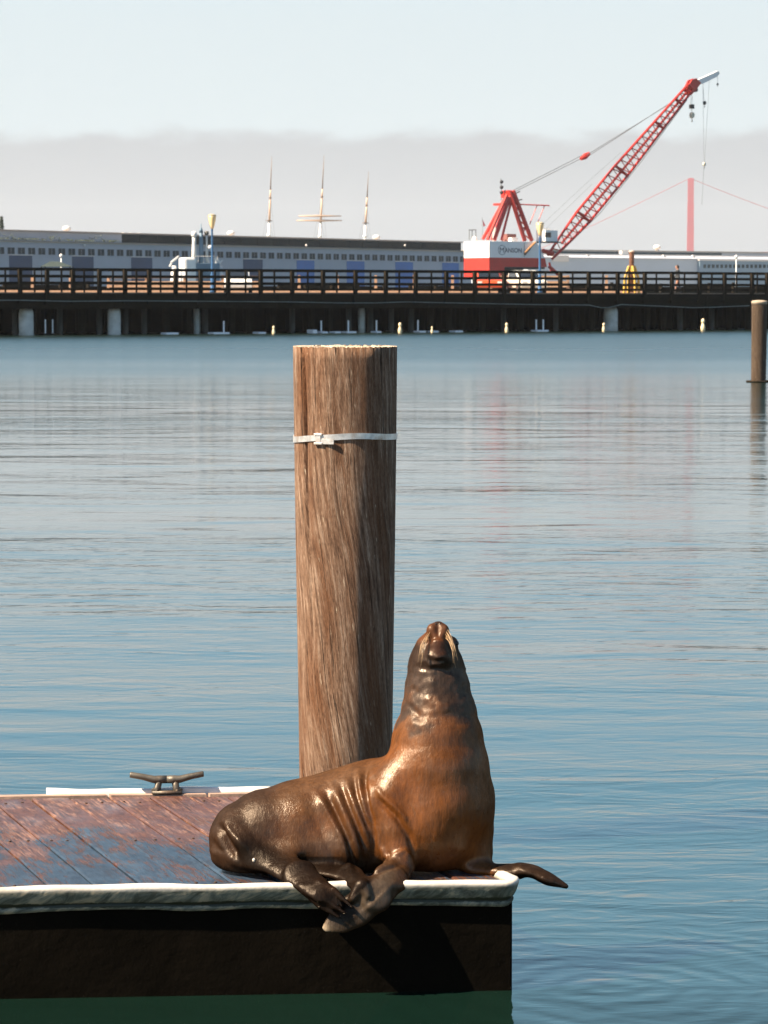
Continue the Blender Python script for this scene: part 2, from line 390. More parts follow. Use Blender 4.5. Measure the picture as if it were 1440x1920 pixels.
def rim_mat():
    k = NT('white_rubber_rim'); sep = k.n('ShaderNodeSeparateXYZ'); k.l(k.tc.outputs['Object'], sep.inputs[0])
    z = sep.outputs[2]
    st = k.noise(8, 6, 0.7, (1, 1, 3.0), dist=1.2, rot=(0, R(30), 0)); st2 = k.noise(34, 5, 0.7, (1, 1, 0.5)); st3 = k.noise(3.2, 3, 0.5)
    c = k.ramp(k.noise(5.5, 4, 0.6), [(0.3, (0.40, 0.36, 0.30)), (0.6, (0.66, 0.61, 0.54))])
    low = k.range(z, 0.309, 0.297, 0, 1)                        # algae grows on the side face only
    g = k.ramp(st, [(0.40, (0.020, 0.027, 0.014)), (0.5, (0.078, 0.092, 0.064)), (0.61, (0.25, 0.21, 0.13))])
    c = k.mix(k.math('MULTIPLY', low, k.range(st, 0.20, 0.62, 1.0, 0.88)), c, g)
    band = k.math('SUBTRACT', 1.0, k.math('MULTIPLY', k.math('ABSOLUTE', k.math('SUBTRACT', z, 0.2605)), 85.0), True)
    muck = k.math('ADD', k.math('MULTIPLY', band, 1.0), k.math('SUBTRACT', k.math('MULTIPLY', st2, 1.5), k.math('MULTIPLY', st3, -0.35)))
    c = k.mix(k.math('MULTIPLY', k.range(muck, 1.28, 1.5), k.range(z, 0.292, 0.282)), c, (0.014, 0.018, 0.007))
    k.base(c); k.l(k.range(z, 0.30, 0.312, 0.6, 0.35), k.p.inputs['Roughness'])
    k.l(k.bump(k.noise(30, 4), 0.003), k.p.inputs['Normal']); return k.m
M['rim'] = rim_mat()
prof = [(0.030, 0.296), (0.029, 0.307), (0.024, 0.3145), (0.012, 0.3175), (0.003, 0.3155), (-0.002, 0.3105), (-0.0025, 0.302), (0.005, 0.279), (0.0125, 0.263),
        (0.019, 0.2605), (0.013, 0.258), (0.0135, 0.250), (0.017, 0.2435), (0.03, 0.2425), (0.062, 0.262)]
def rim_sweep(pts, tang, name, pf=prof, mat=None, seedk=0.0):
    bm = bmesh.new(); rows = []
    for i_, (p, (nx, ny)) in enumerate(zip(pts, tang)):
        t = i_ * 0.31 + seedk; wz = 0.0022 * math.sin(t * 1.3) + 0.0016 * math.sin(t * 3.1 + 1); wn_ = 0.002 * math.sin(t * 0.9 + 2)
        lowk = 0.0025 * math.sin(t * 2.1 + .7) + random.uniform(-0.0008, 0.0008)
        rows.append([bm.verts.new((p[0] + nx * (d + wn_), p[1] + ny * (d + wn_), z_ + wz + (lowk if z_ < 0.27 else 0))) for d, z_ in pf])
    m = len(pf)
    for p, q in zip(rows[:-1], rows[1:]):
        for j in range(m): bm.faces.new((p[j], p[(j+1) % m], q[(j+1) % m], q[j]))
    bm.faces.new(rows[0]); bm.faces.new(list(reversed(rows[-1]))); bmesh.ops.recalc_face_normals(bm, faces=bm.faces)
    me = bpy.data.meshes.new(name); bm.to_mesh(me); bm.free(); me.materials.append(mat or M['rim']); me.polygons.foreach_set('use_smooth', np.ones(len(me.polygons), bool))
    return put(name, me, dock)
rc = 0.045                                                       # rounded corner
side_in = Vector((-g_dir.y, g_dir.x, 0))                         # inward from the right side
pts, tg = [], []
for s_ in np.arange(LEN, rc, -0.045): pts.append(dk(s_, 0, 0)); tg.append((n_in.x, n_in.y))
cc = e_dir * (-rc * 1.25) + n_in * rc
a0 = math.atan2(-n_in.y, -n_in.x); a1 = math.atan2(-side_in.y, -side_in.x)
if a1 < a0: a1 += 2 * math.pi
for t in np.linspace(0.08, 0.95, 7):
    w = a0 + (a1 - a0) * t; d = Vector((math.cos(w), math.sin(w), 0)); pts.append(cc + d * rc); tg.append((-d.x, -d.y))
pend = pts[-1]
for s_ in np.arange(0.03, DEPTH - 0.05, 0.05): pts.append(pend + g_dir * s_); tg.append((side_in.x, side_in.y))
rim_sweep(pts, tg, 'edge_bumper')
far_pts = [dk(s_, DEPTH, 0) for s_ in np.arange(0.02, 0.985, 0.035)]
trim_prof = [(0.0, 0.245), (0.0, 0.316), (0.006, 0.320), (0.014, 0.320), (0.018, 0.315), (0.018, 0.245)]
rim_sweep(far_pts, [(-n_in.x, -n_in.y)] * len(far_pts), 'far_edge_strip', [(-d + 0.018, z) for d, z in trim_prof],
          plain('white_edge_strip', (0.60, 0.57, 0.53), 0.5, 0.15, 6, dirt=(0.36, 0.32, 0.27)), 2.0)
k = NT('black_float_side'); k.base(k.ramp(k.noise(4, 5, 0.6), [(0.3, (0.0030, 0.0024, 0.0016)), (0.7, (0.0060, 0.0046, 0.003))])); k.p.inputs['Roughness'].default_value = 0.75
k.p.inputs['Specular IOR Level'].default_value = 0.02
k.l(k.bump(k.noise(14, 4, 0.6), 0.006), k.p.inputs['Normal']); M['float'] = k.m
mb = MB(); poly = [dk(LEN, 0.03, 0), dk(0.019, 0.03, 0), dk(0.019, DEPTH - 0.03, 0), dk(LEN, DEPTH - 0.03, 0)]
mb.prism([(p.x, p.y) for p in poly], 'z', -0.32, 0.262).build('float_tank', M['float'], dock, bevel=0.006)
# cleat on the far edge
M['cleat'] = plain('galvanised_iron', (0.11, 0.095, 0.075), 0.5, 0.4, 18, 0.001, 0.6, dirt=(0.20, 0.10, 0.05))
cp = on_ground(313, 1488, Z_DECK + 0.004); cl = cp - O; cw = 9.45 / F_PX
cleat = MB(); z0 = Z_DECK + 0.004
cleat.prism([(-26*cw, -.022), (26*cw, -.022), (29*cw, 0), (26*cw, .022), (-26*cw, .022), (-29*cw, 0)], 'z', 0, 0.011)
for s_ in (-1, 1):
    cleat.path([(s_*21*cw, 0, 0.006), (s_*17*cw, 0, 0.020), (s_*15*cw, 0, 0.045)], [0.018, 0.011, 0.012], 12)
    cleat.path([(0, 0, .047), (s_*14*cw, 0, 0.047), (s_*24*cw, 0, 0.047), (s_*44*cw, 0, .056), (s_*67*cw, 0, .0635), (s_*69*cw, 0, .0638)], [.013, .0135, .0125, .0105, .0098, .008], 12)
ct = cleat.build('mooring_cleat', M['cleat'], dock, smooth=True, loc=(cl.x, cl.y, z0)); ct.rotation_euler = (0, 0, R(4)); tag(ct, 'galvanised two-horned mooring cleat')
for s_ in (-1, 1): MB().lathe((s_*19*cw, -0.016, 0.010), [(0.006, 0), (0.006, 0.004), (0.003, 0.006)], 8).build('bolt', M['cleat'], ct)
# pale pebble-like shell on the deck beside the animal
sh = MB().lathe((0, 0, 0), [(0.004, 0), (0.016, 0.003), (0.019, 0.010), (0.012, 0.018), (0.003, 0.021)], 10).build('mussel_shell', plain('shell', (0.62, 0.52, 0.38), 0.5, 0.2, 30), None, True, loc=on_ground(526, 1652, Z_DECK + 0.004) + Vector((0, 0.05, 0)))
tag(sh, 'small cream shell lump on the deck by the hind flipper', 'shell')
# floating feather
fz = on_ground(350, 1862, 0.004); mb = MB(); N_ = 9
mb.path([(-0.022 + 0.044 * t, 0, 0.004 + 0.010 * math.sin(math.pi * t)) for t in np.linspace(0, 1, N_)], [0.0008] + [0.0035] * (N_ - 2) + [0.0008], 6)
tag(mb.build('floating_feather', plain('feather', (0.7, 0.68, 0.6), 0.6, 0.1), None, True, loc=fz), 'small curved white feather afloat by the black float side', 'feather')

# ------------------------------------------------------------------ timber piles
def pile_mat(name, lo, mid, hi, warm):
    k = NT(name); st = (1, 1, 0.055)
    uvm = k.n('ShaderNodeSeparateXYZ'); k.l(k.tc.outputs['Object'], uvm.inputs[0])
    ang = k.math('ARCTAN2', uvm.outputs[1], uvm.outputs[0])
    cmb = k.n('ShaderNodeCombineXYZ')
    sp = k.noise(0.9, 2, 0.5)                                    # spiral grain: angle drifts with height
    up_ = k.math('SUBTRACT', 2.45, uvm.outputs[2]); tw = k.math('ADD', k.math('MULTIPLY', k.math('MULTIPLY', up_, up_), -0.42), k.math('MULTIPLY', sp, 0.75))
    k.l(k.math('MULTIPLY', k.math('ADD', ang, tw), 1.0), cmb.inputs[0]); k.l(k.math('MULTIPLY', uvm.outputs[2], 0.30), cmb.inputs[1])
    def gn(scale, det, rough, zs=1.0):
        mp = k.n('ShaderNodeMapping'); mp.inputs['Scale'].default_value = (1, zs, 1); k.l(cmb.outputs[0], mp.inputs[0])
        t = k.n('ShaderNodeTexNoise'); k.l(mp.outputs[0], t.inputs['Vector']); t.inputs['Scale'].default_value = scale; t.inputs['Detail'].default_value = det; t.inputs['Roughness'].default_value = rough
        return t.outputs[0]
    g1 = gn(15, 8, 0.7, 1.3); g2 = gn(60, 5, 0.7, 2.6); g3 = gn(2.1, 3, 0.5, 2.2)
    c = k.ramp(g1, [(0.33, lo), (0.5, mid), (0.67, hi)])
    c = k.mix(k.range(g3, 0.45, 0.68, 0, 0.85), c, warm)
    c = k.mix(k.range(g2, 0.40, 0.60, 0.62, 0.0), c, k.mix(1.0, c, (0.32, 0.27, 0.23), 'MULTIPLY'))
    chips = gn(26, 3, 0.6, 1.6); c = k.mix(k.range(chips, 0.67, 0.72), c, (0.52, 0.42, 0.30))
    # lengthwise drying crack lines
    wv = gn(5.2, 2, 0.5, 0.25); crack = k.range(k.math('ABSOLUTE', k.math('SUBTRACT', wv, 0.47)), 0.0, 0.006, 1.0, 0.0)
    c = k.mix(k.math('MULTIPLY', crack, 0.8), c, (0.016, 0.009, 0.005))
    # droppings run down from the top
    dr = gn(7.5, 2, 0.4, 0.06); zz = k.math('ADD', uvm.outputs[2], k.math('MULTIPLY', gn(13, 1, 0.4, 0.03), 0.45))
    c = k.mix(k.math('MULTIPLY', k.range(dr, 0.66, 0.69), k.range(zz, 2.58, 2.63)), c, (0.62, 0.58, 0.5))
    k.base(c); k.p.inputs['Roughness'].default_value = 0.82; k.p.inputs['Specular IOR Level'].default_value = 0.25
    b = k.bump(g1, 0.008, 0.8); b = k.bump(g2, 0.005, 0.9, b); b = k.bump(crack, -0.008, 1.0, b); k.l(b, k.p.inputs['Normal'])
    return k.m
M['pile'] = pile_mat('weathered_pile_wood', (0.070, 0.035, 0.020), (0.245, 0.145, 0.090), (0.46, 0.34, 0.25), (0.150, 0.058, 0.020))
M['pile_end'] = plain('pile_end_grain', (0.50, 0.40, 0.29), 0.9, 0.3, 30, 0.004)
def make_pile(name, x, y, ztop, rtop, rbot, zbot, mat, nseg=64, split=True):
    root = empty(name, (x, y, zbot)); bm = bmesh.new(); rows = []; nz_ = 60
    for i_ in range(nz_ + 1):
        z = zbot + (ztop - zbot) * i_ / nz_; fr = i_ / nz_; row = []
        for j in range(nseg):
            w = 2 * math.pi * j / nseg; r = rbot + (rtop - rbot) * fr
            r *= 1 + 0.010 * math.sin(3 * w + z * 1.9) + 0.007 * math.sin(7 * w - z * 2.3) + 0.004 * math.sin(15 * w + z * 3.1)
            zz = z
            if split:                                            # long split on the sunny side, spiralling a little
                sa = R(180 + 36) + (ztop - z) * 0.22 + 0.03 * math.sin(z * 9); dw = (w - sa + math.pi) % (2 * math.pi) - math.pi
                r -= 0.030 * math.exp(-(dw / 0.034) ** 2) * min(1, max(0, 1.25 - (ztop - z) * 1.15))
            if i_ == nz_: zz += random.uniform(-0.002, 0.002)
            row.append(bm.verts.new((r * math.cos(w), r * math.sin(w), zz - zbot)))
        rows.append(row)
    for p, q in zip(rows[:-1], rows[1:]):
        for j in range(nseg): bm.faces.new((p[j], p[(j+1) % nseg], q[(j+1) % nseg], q[j])).smooth = True
    inner = [bm.verts.new((v.co.x * 0.86, v.co.y * 0.86, ztop - zbot + random.uniform(-0.006, 0.004))) for v in rows[-1]]
    for j in range(nseg): f = bm.faces.new((rows[-1][j], rows[-1][(j+1) % nseg], inner[(j+1) % nseg], inner[j])); f.material_index = 1
    f = bm.faces.new(inner); f.material_index = 1; bm.faces.new(list(reversed(rows[0])))
    me = bpy.data.meshes.new('trunk'); bm.to_mesh(me); bm.free(); me.materials.append(mat); me.materials.append(M['pile_end'])
    put('trunk', me, root); return root
pc = at(647, 700, 9.98); zt = at(647, 651, 9.82).z
pile = make_pile('mooring_pile', pc.x, pc.y, zt, 97.5 * 9.98 / F_PX, 81 * 9.98 / F_PX, -0.7, M['pile'], 300)
tag(pile, 'thick weathered timber pile with a metal strap, standing behind the sea lion', 'pile')
# metal strap
M['strap'] = plain('stainless_strap', (0.62, 0.60, 0.57), 0.42, 0.25, 40, 0.0008, 0.7, dirt=(0.35, 0.24, 0.16))
bm = bmesh.new(); n_ = 96; rs = 92.8 * 9.98 / F_PX + 0.004; zc = at(647, 822, 9.80).z + 0.7; hh = 5.6 * 9.8 / F_PX
rows = []
for j in range(n_):
    w = 2 * math.pi * j / n_; sag = -0.016 * math.cos(2 * (w - R(270))) * 0 + 0.0075 * math.exp(-((w - R(285)) / 0.55) ** 2) - 0.010 * math.exp(-((w - R(195)) / 0.5) ** 2)
    r = rs * (1 + 0.010 * math.sin(3 * w + (zc - .7) * 1.9) + 0.007 * math.sin(7 * w - (zc - .7) * 2.3)) + 0.002
    rows.append([bm.verts.new((q * math.cos(w), q * math.sin(w), zc + sag + z_)) for q, z_ in ((r, -hh), (r + .003, -hh), (r + .003, hh), (r, hh))])
for j in range(n_):
    p, q = rows[j], rows[(j+1) % n_]
    for m_ in range(4): bm.faces.new((p[m_], p[(m_+1) % 4], q[(m_+1) % 4], q[m_])).smooth = False
bmesh.ops.recalc_face_normals(bm, faces=bm.faces)
me = bpy.data.meshes.new('strap'); bm.to_mesh(me); bm.free(); me.materials.append(M['strap']); strap = put('strap', me, pile); tag(strap, 'thin bright metal strap')
wb = math.radians(270) - math.asin(47.0 / 96); br = rs + 0.006
bx = Vector((br * math.cos(wb), br * math.sin(wb), zc - 0.003))
bk = MB().box(-0.010, 0.010, -0.004, 0.006, -0.020, 0.020).box(-.016, .016, -0.006, .004, .012, .019).box(-.016, .016, -.006, .004, -.019, -.012).build('buckle', M['strap'], strap, bevel=0.0015, loc=bx); bk.rotation_euler = (0, 0, wb + R(90))
tl = MB().box(0.0, 0.058, -0.003, 0.001, -0.017, -0.001).build('strap_tail', M['strap'], strap, loc=bx + Vector((0, -0.001, 0.0))); tl.rotation_euler = (0, 0, wb + R(96))
M['pile2'] = pile_mat('dark_wet_pile_wood', (0.04, 0.027, 0.018), (0.095, 0.065, 0.043), (0.16, 0.115, 0.08), (0.07, 0.043, 0.024))
D2 = 66.0; p2 = at(1422.5, 700, D2)
pile2 = make_pile('mooring_pile', p2.x, p2.y, at(1422, 568, D2).z, 14.6 * D2 / F_PX, 13.4 * D2 / F_PX, -1.2, M['pile2'], 32, False)
tag(pile2, 'slim dark pile standing alone in open water before the boardwalk', 'pile')
cap = MB().lathe((0, 0, 0), [(14.8*D2/F_PX, -0.03), (15.0*D2/F_PX, 0.02), (14.0*D2/F_PX, 0.05), (5*D2/F_PX, 0.065)], 24).build('cap', plain('pale_pile_cap', (0.36, 0.29, 0.21), 0.8, 0.25, 6), pile2, True, loc=(0, 0, at(1422, 568, D2).z + 1.2))

# ------------------------------------------------------------------ sea lion
Y0 = 8.12
def P(u, v, dy): return tuple(at(u, v, Y0 + dy))
def C(u, v, dy, r): return (P(u, v, dy), r)
S = SDF((-0.56, 7.70, 0.14), (0.58, 8.44, 1.09), 0.0042)
# trunk of the body, hind end to shoulder
S.chain([C(462, 1570, -.035, .106), C(498, 1562, -.02, .124), C(560, 1556, 0, .143), C(640, 1546, .03, .158), C(712, 1530, .05, .164)], 0.05)
# chest, neck
S.chain([C(806, 1532, -.005, .158), C(824, 1498, -.015, .151), C(821, 1440, -.01, .146), C(821, 1390, 0, .131), C(823, 1340, .01, .108), C(820, 1290, .02, .0925),
         C(817, 1252, .022, .079), C(817, 1228, .02, .0635)], 0.05)
S.cone(P(700, 1545, .02), P(800, 1540, 0), .15, .15, 0.06)
# belly sag and thigh
S.ell(P(560, 1600, -.045), (.16, .11, .075), 0.05)
S.ell(P(468, 1602, -.055), (.085, .085, .062), 0.04)
S.ell(P(640, 1590, -.03), (.10, .12, .09), 0.05)
# shoulder bulge over the near fore limb
S.ell(P(742, 1480, -.075), (.055, .055, .075), 0.05)
# skull, muzzle, jaw
S.ell(P(817, 1236, .035), (.056, .066, .050), 0.03)
S.chain([C(817, 1228, .02, .057), C(819, 1206, .008, .041), C(821, 1187, 0, .0285)], 0.02)
S.ell(P(810, 1183, -.016), (.0165, .019, .022), 0.010); S.ell(P(832, 1184, -.014), (.0165, .019, .022), 0.010)
S.ell(P(822, 1172, -.008), (.0125, .014, .0125), 0.008)          # nose
S.ell(P(821, 1214, -.038), (.026, .022, .034), 0.014)            # lower jaw
S.ell(P(821, 1234, -.040), (.034, .026, .022), 0.02)
S.ell(P(850, 1205, .012), (.014, .016, .016), 0.012); S.ell(P(791, 1208, .012), (.013, .016, .016), 0.012)   # brows over the eyes
for (a, b) in (((860, 1232, .012), (873, 1254, .018)), ((776, 1234, .008), (765, 1250, .008))): S.cone(P(*a), P(*b), .0088, .0032, 0.006)
# far fore limb and its flipper reaching past the corner
S.chain([C(868, 1500, .02, .080), C(888, 1560, 0, .052), C(893, 1600, -.02, .046), C(898, 1628, -.045, .034)], 0.045)
# clip the resting body on the deck (limbs below hang over the edge)
def deck_clip():
    sl, x, y, z = S.block((-9, -9, -9), (9, 9, 9), 0)
    d = (Z_DECK + 0.006) - z + 0 * x + 0 * y
    edge_y = corner.y + 0.07 + (x - corner.x) * e_dir.y / e_dir.x
    d = np.where(y > edge_y, d, np.maximum(d, (Z_DECK + 0.030) - z))
    f = S.F[sl]; h = np.maximum(0.012 - np.abs(f - d), 0) / 0.012; S.F[sl] = np.maximum(f, d) + h * h * 0.003
# keep the reaching flipper free of the clip: it lies right of the corner, above the rim
deck_clip()
fl = (Vector((0.25, 0, 1)).normalized(), 2.6)
S.cone(P(898, 1632, -.06), P(958, 1634, -.10), .042, .044, 0.03, flat=(fl[0], 2.2))
S.cone(P(958, 1633, -.10), P(990, 1632, -.12), .044, .042, 0.012, flat=(Vector((0.0, 0, 1)), 2.7))
S.cone(P(990, 1632, -.12), P(1026, 1647, -.14), .042, .036, 0.012, flat=(Vector((.38, 0, .92)).normalized(), 2.7))
S.cone(P(1026, 1647, -.14), P(1057, 1660, -.155), .036, .017, 0.012, flat=(Vector((.38, 0, .92)).normalized(), 2.0))
# near fore limb: upper arm, wrist, blade
S.chain([C(728, 1500, -.09, .060), C(742, 1552, -.115, .053), C(746, 1592, -.13, .050), C(752, 1618, -.165, .038)], 0.03)
bl = [C(752, 1618, -.175, .042), C(734, 1646, -.265, .045), C(702, 1680, -.318, .046), C(668, 1706, -.328, .0435), C(640, 1724, -.336, .034), C(614, 1738, -.340, .016)]
for (a, b) in zip(bl[:-1], bl[1:]):
    t = (Vector(b[0]) - Vector(a[0])).normalized(); nrm = Vector((0.10, -0.85, 0.40)); nrm = (nrm - t * nrm.dot(t)).normalized()
    S.cone(a[0], b[0], a[1], b[1], 0.012, flat=(nrm, 2.9))
# near hind limb: thigh ridge, ankle, long toes
hf = (Vector((0.1, -0.75, 0.65)).normalized(), 1.8)
S.chain([C(432, 1560, -.100, .034), C(456, 1582, -.132, .032), C(484, 1606, -.150, .026)], 0.03)
S.cone(P(476, 1597, -.125), P(562, 1640, -.255), .040, .046, 0.04, flat=(hf[0], 3.0)); S.cone(P(562, 1640, -.262), P(602, 1671, -.345), .046, .036, 0.012, flat=(hf[0], 3.0))
toes = [[(566, 1664, -.315), (600, 1696, -.350), (636, 1720, -.366)], [(580, 1664, -.325), (612, 1690, -.355), (648, 1713, -.372)],
        [(592, 1662, -.33), (618, 1680, -.350), (642, 1698, -.362)], [(598, 1656, -.325), (626, 1670, -.345), (660, 1701, -.372)]]
for (a, b, c), r in zip(toes, (.0120, .0110, .0095, .0105)):
    S.cone(P(*a), P(*b), r * 1.15, r, 0.005); S.cone(P(*b), P(*c), r, r * 0.4, 0.003)
# other hind flipper lying on the edge
S.cone(P(585, 1630, -.16), P(655, 1640, -.225), .032, .040, 0.02, flat=(Vector((0.05, -0.2, 1)).normalized(), 2.6)); S.cone(P(655, 1641, -.23), P(680, 1660, -.315), .038, .030, 0.01, flat=(Vector((0.1, -0.7, 0.7)).normalized(), 2.4))
S.cone(P(676, 1662, -.325), P(660, 1686, -.340), .020, .011, 0.008); S.cone(P(680, 1660, -.325), P(690, 1680, -.342), .018, .010, 0.008)
S.cone(P(418, 1588, -.06), P(410, 1608, -.075), .030, .020, 0.015)                                      # tail
V, Q = S.surface(); V = relax(V, Q, 3, 0.5)
# skin folds, creases and wrinkles
def seg_dist(U, Wv, poly):
    best = np.full(len(U), 1e9); tt = np.zeros(len(U)); n = len(poly) - 1
    for i_, ((x0, y0), (x1, y1)) in enumerate(zip(poly[:-1], poly[1:])):
        dx, dy = x1 - x0, y1 - y0; t = np.clip(((U - x0) * dx + (Wv - y0) * dy) / (dx * dx + dy * dy), 0, 1)
        d = np.hypot(U - x0 - t * dx, Wv - y0 - t * dy); m = d < best; best = np.where(m, d, best); tt = np.where(m, (i_ + t) / n, tt)
    return best, tt
def px_of(V):
    d = V - np.array([0, 0, H_CAM]); f = d[:, 1] * math.cos(TH) - d[:, 2] * math.sin(TH); up = d[:, 1] * math.sin(TH) + d[:, 2] * math.cos(TH)
    return 720 + F_PX * d[:, 0] / f, 960 - F_PX * up / f
U_, V_ = px_of(V); Nn = normals(V, Q); front = np.clip((0.35 - Nn[:, 1]) / 0.5, 0, 1) * (V[:, 1] < Y0 + 0.12)
folds = [  # polyline, height (mm), half width (px), which body region
    ([(594, 1488), (610, 1515), (640, 1570), (660, 1640)], 8.5, 7), ([(626, 1478), (640, 1510), (662, 1562), (682, 1625)], 9, 8),
    ([(648, 1462), (660, 1500), (680, 1546), (694, 1580)], 8.5, 7), ([(672, 1446), (674, 1476), (684, 1520), (700, 1556)], 7.5, 6),
    ([(704, 1428), (692, 1462), (696, 1500), (702, 1540)], 7, 7),
    ([(580, 1510), (596, 1546), (622, 1600), (634, 1640)], -4, 9), ([(612, 1486), (626, 1515), (652, 1572), (668, 1630)], -8, 5.5),
    ([(640, 1472), (652, 1506), (672, 1556), (686, 1600)], -8, 5.5), ([(664, 1452), (668, 1488), (684, 1534), (696, 1570)], -8, 5),
    ([(688, 1440), (684, 1472), (692, 1514), (702, 1560), (704, 1600)], -10, 5.5),
    ([(706, 1476), (716, 1494), (740, 1514), (757, 1532), (762, 1546)], 7, 6), ([(704, 1490), (720, 1510), (744, 1532), (768, 1570), (778, 1605)], -9, 6),
    ([(702, 1544), (706, 1570), (712, 1600)], 6, 4), ([(716, 1588), (722, 1612)], 6, 4), ([(734, 1606), (758, 1596), (770, 1608)], 6, 5), ([(728, 1596), (729, 1614)], -6, 4),
    ([(692, 1642), (722, 1630), (752, 1622)], -7, 4),
    ([(407, 1540), (413, 1562), (428, 1590), (446, 1614)], -24, 9), ([(420, 1545), (436, 1566), (470, 1600)], 5, 7),
    ([(397, 1575), (407, 1590), (418, 1600)], -5, 4), ([(394, 1592), (405, 1604)], 4, 4),
    # mouth and throat
    ([(795, 1222), (799, 1206), (810, 1197), (821, 1194), (833, 1197), (844, 1206), (848, 1222)], -5.0, 4), ([(821, 1166), (821, 1194)], -4, 3),
    ([(808, 1201), (821, 1199), (834, 1201)], 2, 3), ([(800, 1226), (812, 1231), (822, 1233), (836, 1228)], 3.2, 3.5), ([(797, 1235), (815, 1241), (834, 1238)], -4.5, 4),
    ([(785, 1240), (800, 1238), (806, 1248), (818, 1244), (834, 1245)], 3.5, 4), ([(782, 1250), (800, 1256), (818, 1254), (842, 1258)], -4, 5), ([(782, 1262), (806, 1258), (836, 1260)], 3, 5),
    ([(764, 1318), (776, 1332), (788, 1346)], -4.5, 6), ([(780, 1300), (812, 1318), (850, 1322)], 3.5, 9), ([(790, 1340), (820, 1332), (852, 1328)], 2.8, 7), ([(772, 1290), (790, 1304)], -3.5, 6), ([(806, 1270), (812, 1300)], 3, 7), ([(764, 1352), (790, 1360), (812, 1350)], 2.5, 8),
    # flipper digits
    ([(744, 1650), (700, 1694), (640, 1736)], 2.5, 5), ([(720, 1668), (670, 1712)], -2, 4),
]
D = np.zeros(len(V))
for poly, amp, w in folds:
    d, t = seg_dist(U_, V_, poly); end = np.clip(np.minimum(t, 1 - t) * 5, 0, 1)
    D += amp * 0.001 * np.exp(-(d / w) ** 2) * (0.25 + 0.75 * end)
ph = U_ * 0.35 + V_ * 0.12
D += 0.0006 * np.sin(ph) * np.sin(V_ * 0.21) * np.exp(-((V_ - 1290) / 60) ** 2)
rn = np.random.RandomState(4)
def n3(freq, cnt=14):
    a = np.zeros(len(V))
    for _ in range(cnt): kx = rn.normal(size=3); kx *= freq * rn.uniform(.6, 1.6) / np.linalg.norm(kx); a += np.sin(V @ kx + rn.uniform(0, 6.28))
    return a / math.sqrt(cnt / 2)
N1, N2, N3 = n3(28), n3(70), n3(190)
D = D + (0.00025 * N2 + 0.00014 * N3 + 0.00005 * n3(330)) * (V_ > 1215) + (0.00030 * N3) * np.exp(-((V_ - 1300) / 45) ** 2)          # loose skin is never perfectly smooth
V = V + Nn * (D * np.maximum(front, .3))[:, None]; V = relax(V, Q, 2, 0.35)
# coat colour: dry ginger-brown flank and chest, dark wet throat, dusky hind end, dusty grey flipper
T = np.tile(np.array([0.108, 0.034, 0.0062]), (len(V), 1))
def paint(mask, col):
    global T
    m = np.clip(mask, 0, 1)[:, None]; T = T * (1 - m) + np.array(col) * m
sm = lambda x, a, b: np.clip((x - a) / (b - a), 0, 1) ** 2 * (3 - 2 * np.clip((x - a) / (b - a), 0, 1))
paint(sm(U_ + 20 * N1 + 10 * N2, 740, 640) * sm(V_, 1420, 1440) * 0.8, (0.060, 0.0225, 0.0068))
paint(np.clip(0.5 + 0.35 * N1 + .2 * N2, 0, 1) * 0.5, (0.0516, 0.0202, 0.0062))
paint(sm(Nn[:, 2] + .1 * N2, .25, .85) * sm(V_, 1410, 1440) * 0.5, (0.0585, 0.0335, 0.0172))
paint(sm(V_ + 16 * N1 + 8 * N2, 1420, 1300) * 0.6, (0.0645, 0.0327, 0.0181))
wob = 30 * N1 + 16 * N2 + 8 * N3 + 0 * np.sin(U_ * 0.06 + 1) + 9 * np.sin(U_ * 0.13 + V_ * 0.05) + 6 * np.sin(U_ * 0.31 - V_ * 0.11)
paint(sm(V_ + wob, 1352, 1285) * 0.9, (0.0258, 0.0172, 0.0138))                                  # wet neck
paint(sm(V_, 1262, 1240) * 0.85, (0.0189, 0.0103, 0.0069))
paint(sm(V_, 1214, 1196), (0.0731, 0.0275, 0.0112))                                               # ginger muzzle
paint(np.exp(-(((U_ - 821) / 17) ** 2 + ((V_ - 1214) / 15) ** 2)) * 0.75, (0.0430, 0.0129, 0.0052))
paint(np.exp(-(((U_ - 821) / 8) ** 2 + ((V_ - 1166) / 7) ** 2)), (0.0172, 0.0103, 0.0086))
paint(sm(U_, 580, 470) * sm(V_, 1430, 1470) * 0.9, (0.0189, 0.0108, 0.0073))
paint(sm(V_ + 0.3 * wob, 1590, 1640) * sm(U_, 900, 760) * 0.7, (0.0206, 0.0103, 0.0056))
paint(sm(V_ + 12 * N1 + 8 * N2, 1535, 1615) * sm(U_ + 14 * N1, 820, 700) * 0.72, (0.0180, 0.0080, 0.0036))        # underside shade painted into the belly colour
bd, bt = seg_dist(U_, V_, [(735, 1650), (690, 1690), (612, 1742)])
paint(np.exp(-(bd / 24) ** 4) * (V[:, 1] < 7.95) * 0.92 * sm(U_, 766, 715), (0.0482, 0.0344, 0.0232))
paint(np.exp(-(np.hypot(U_ - 606, V_ - 1742) / 10) ** 2), (0.2580, 0.2064, 0.1462))
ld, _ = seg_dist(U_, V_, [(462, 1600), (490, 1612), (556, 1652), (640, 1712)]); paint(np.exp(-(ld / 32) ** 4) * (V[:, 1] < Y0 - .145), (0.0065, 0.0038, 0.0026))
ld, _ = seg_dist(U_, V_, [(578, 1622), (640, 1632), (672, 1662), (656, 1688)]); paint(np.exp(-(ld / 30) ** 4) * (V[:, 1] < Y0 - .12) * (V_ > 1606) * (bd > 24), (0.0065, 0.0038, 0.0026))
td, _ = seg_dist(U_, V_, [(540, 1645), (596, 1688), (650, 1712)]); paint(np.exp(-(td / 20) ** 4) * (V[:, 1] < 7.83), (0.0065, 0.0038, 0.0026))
paint(sm(U_, 918, 935) * sm(V_, 1600, 1615), (0.0155, 0.0086, 0.0052))
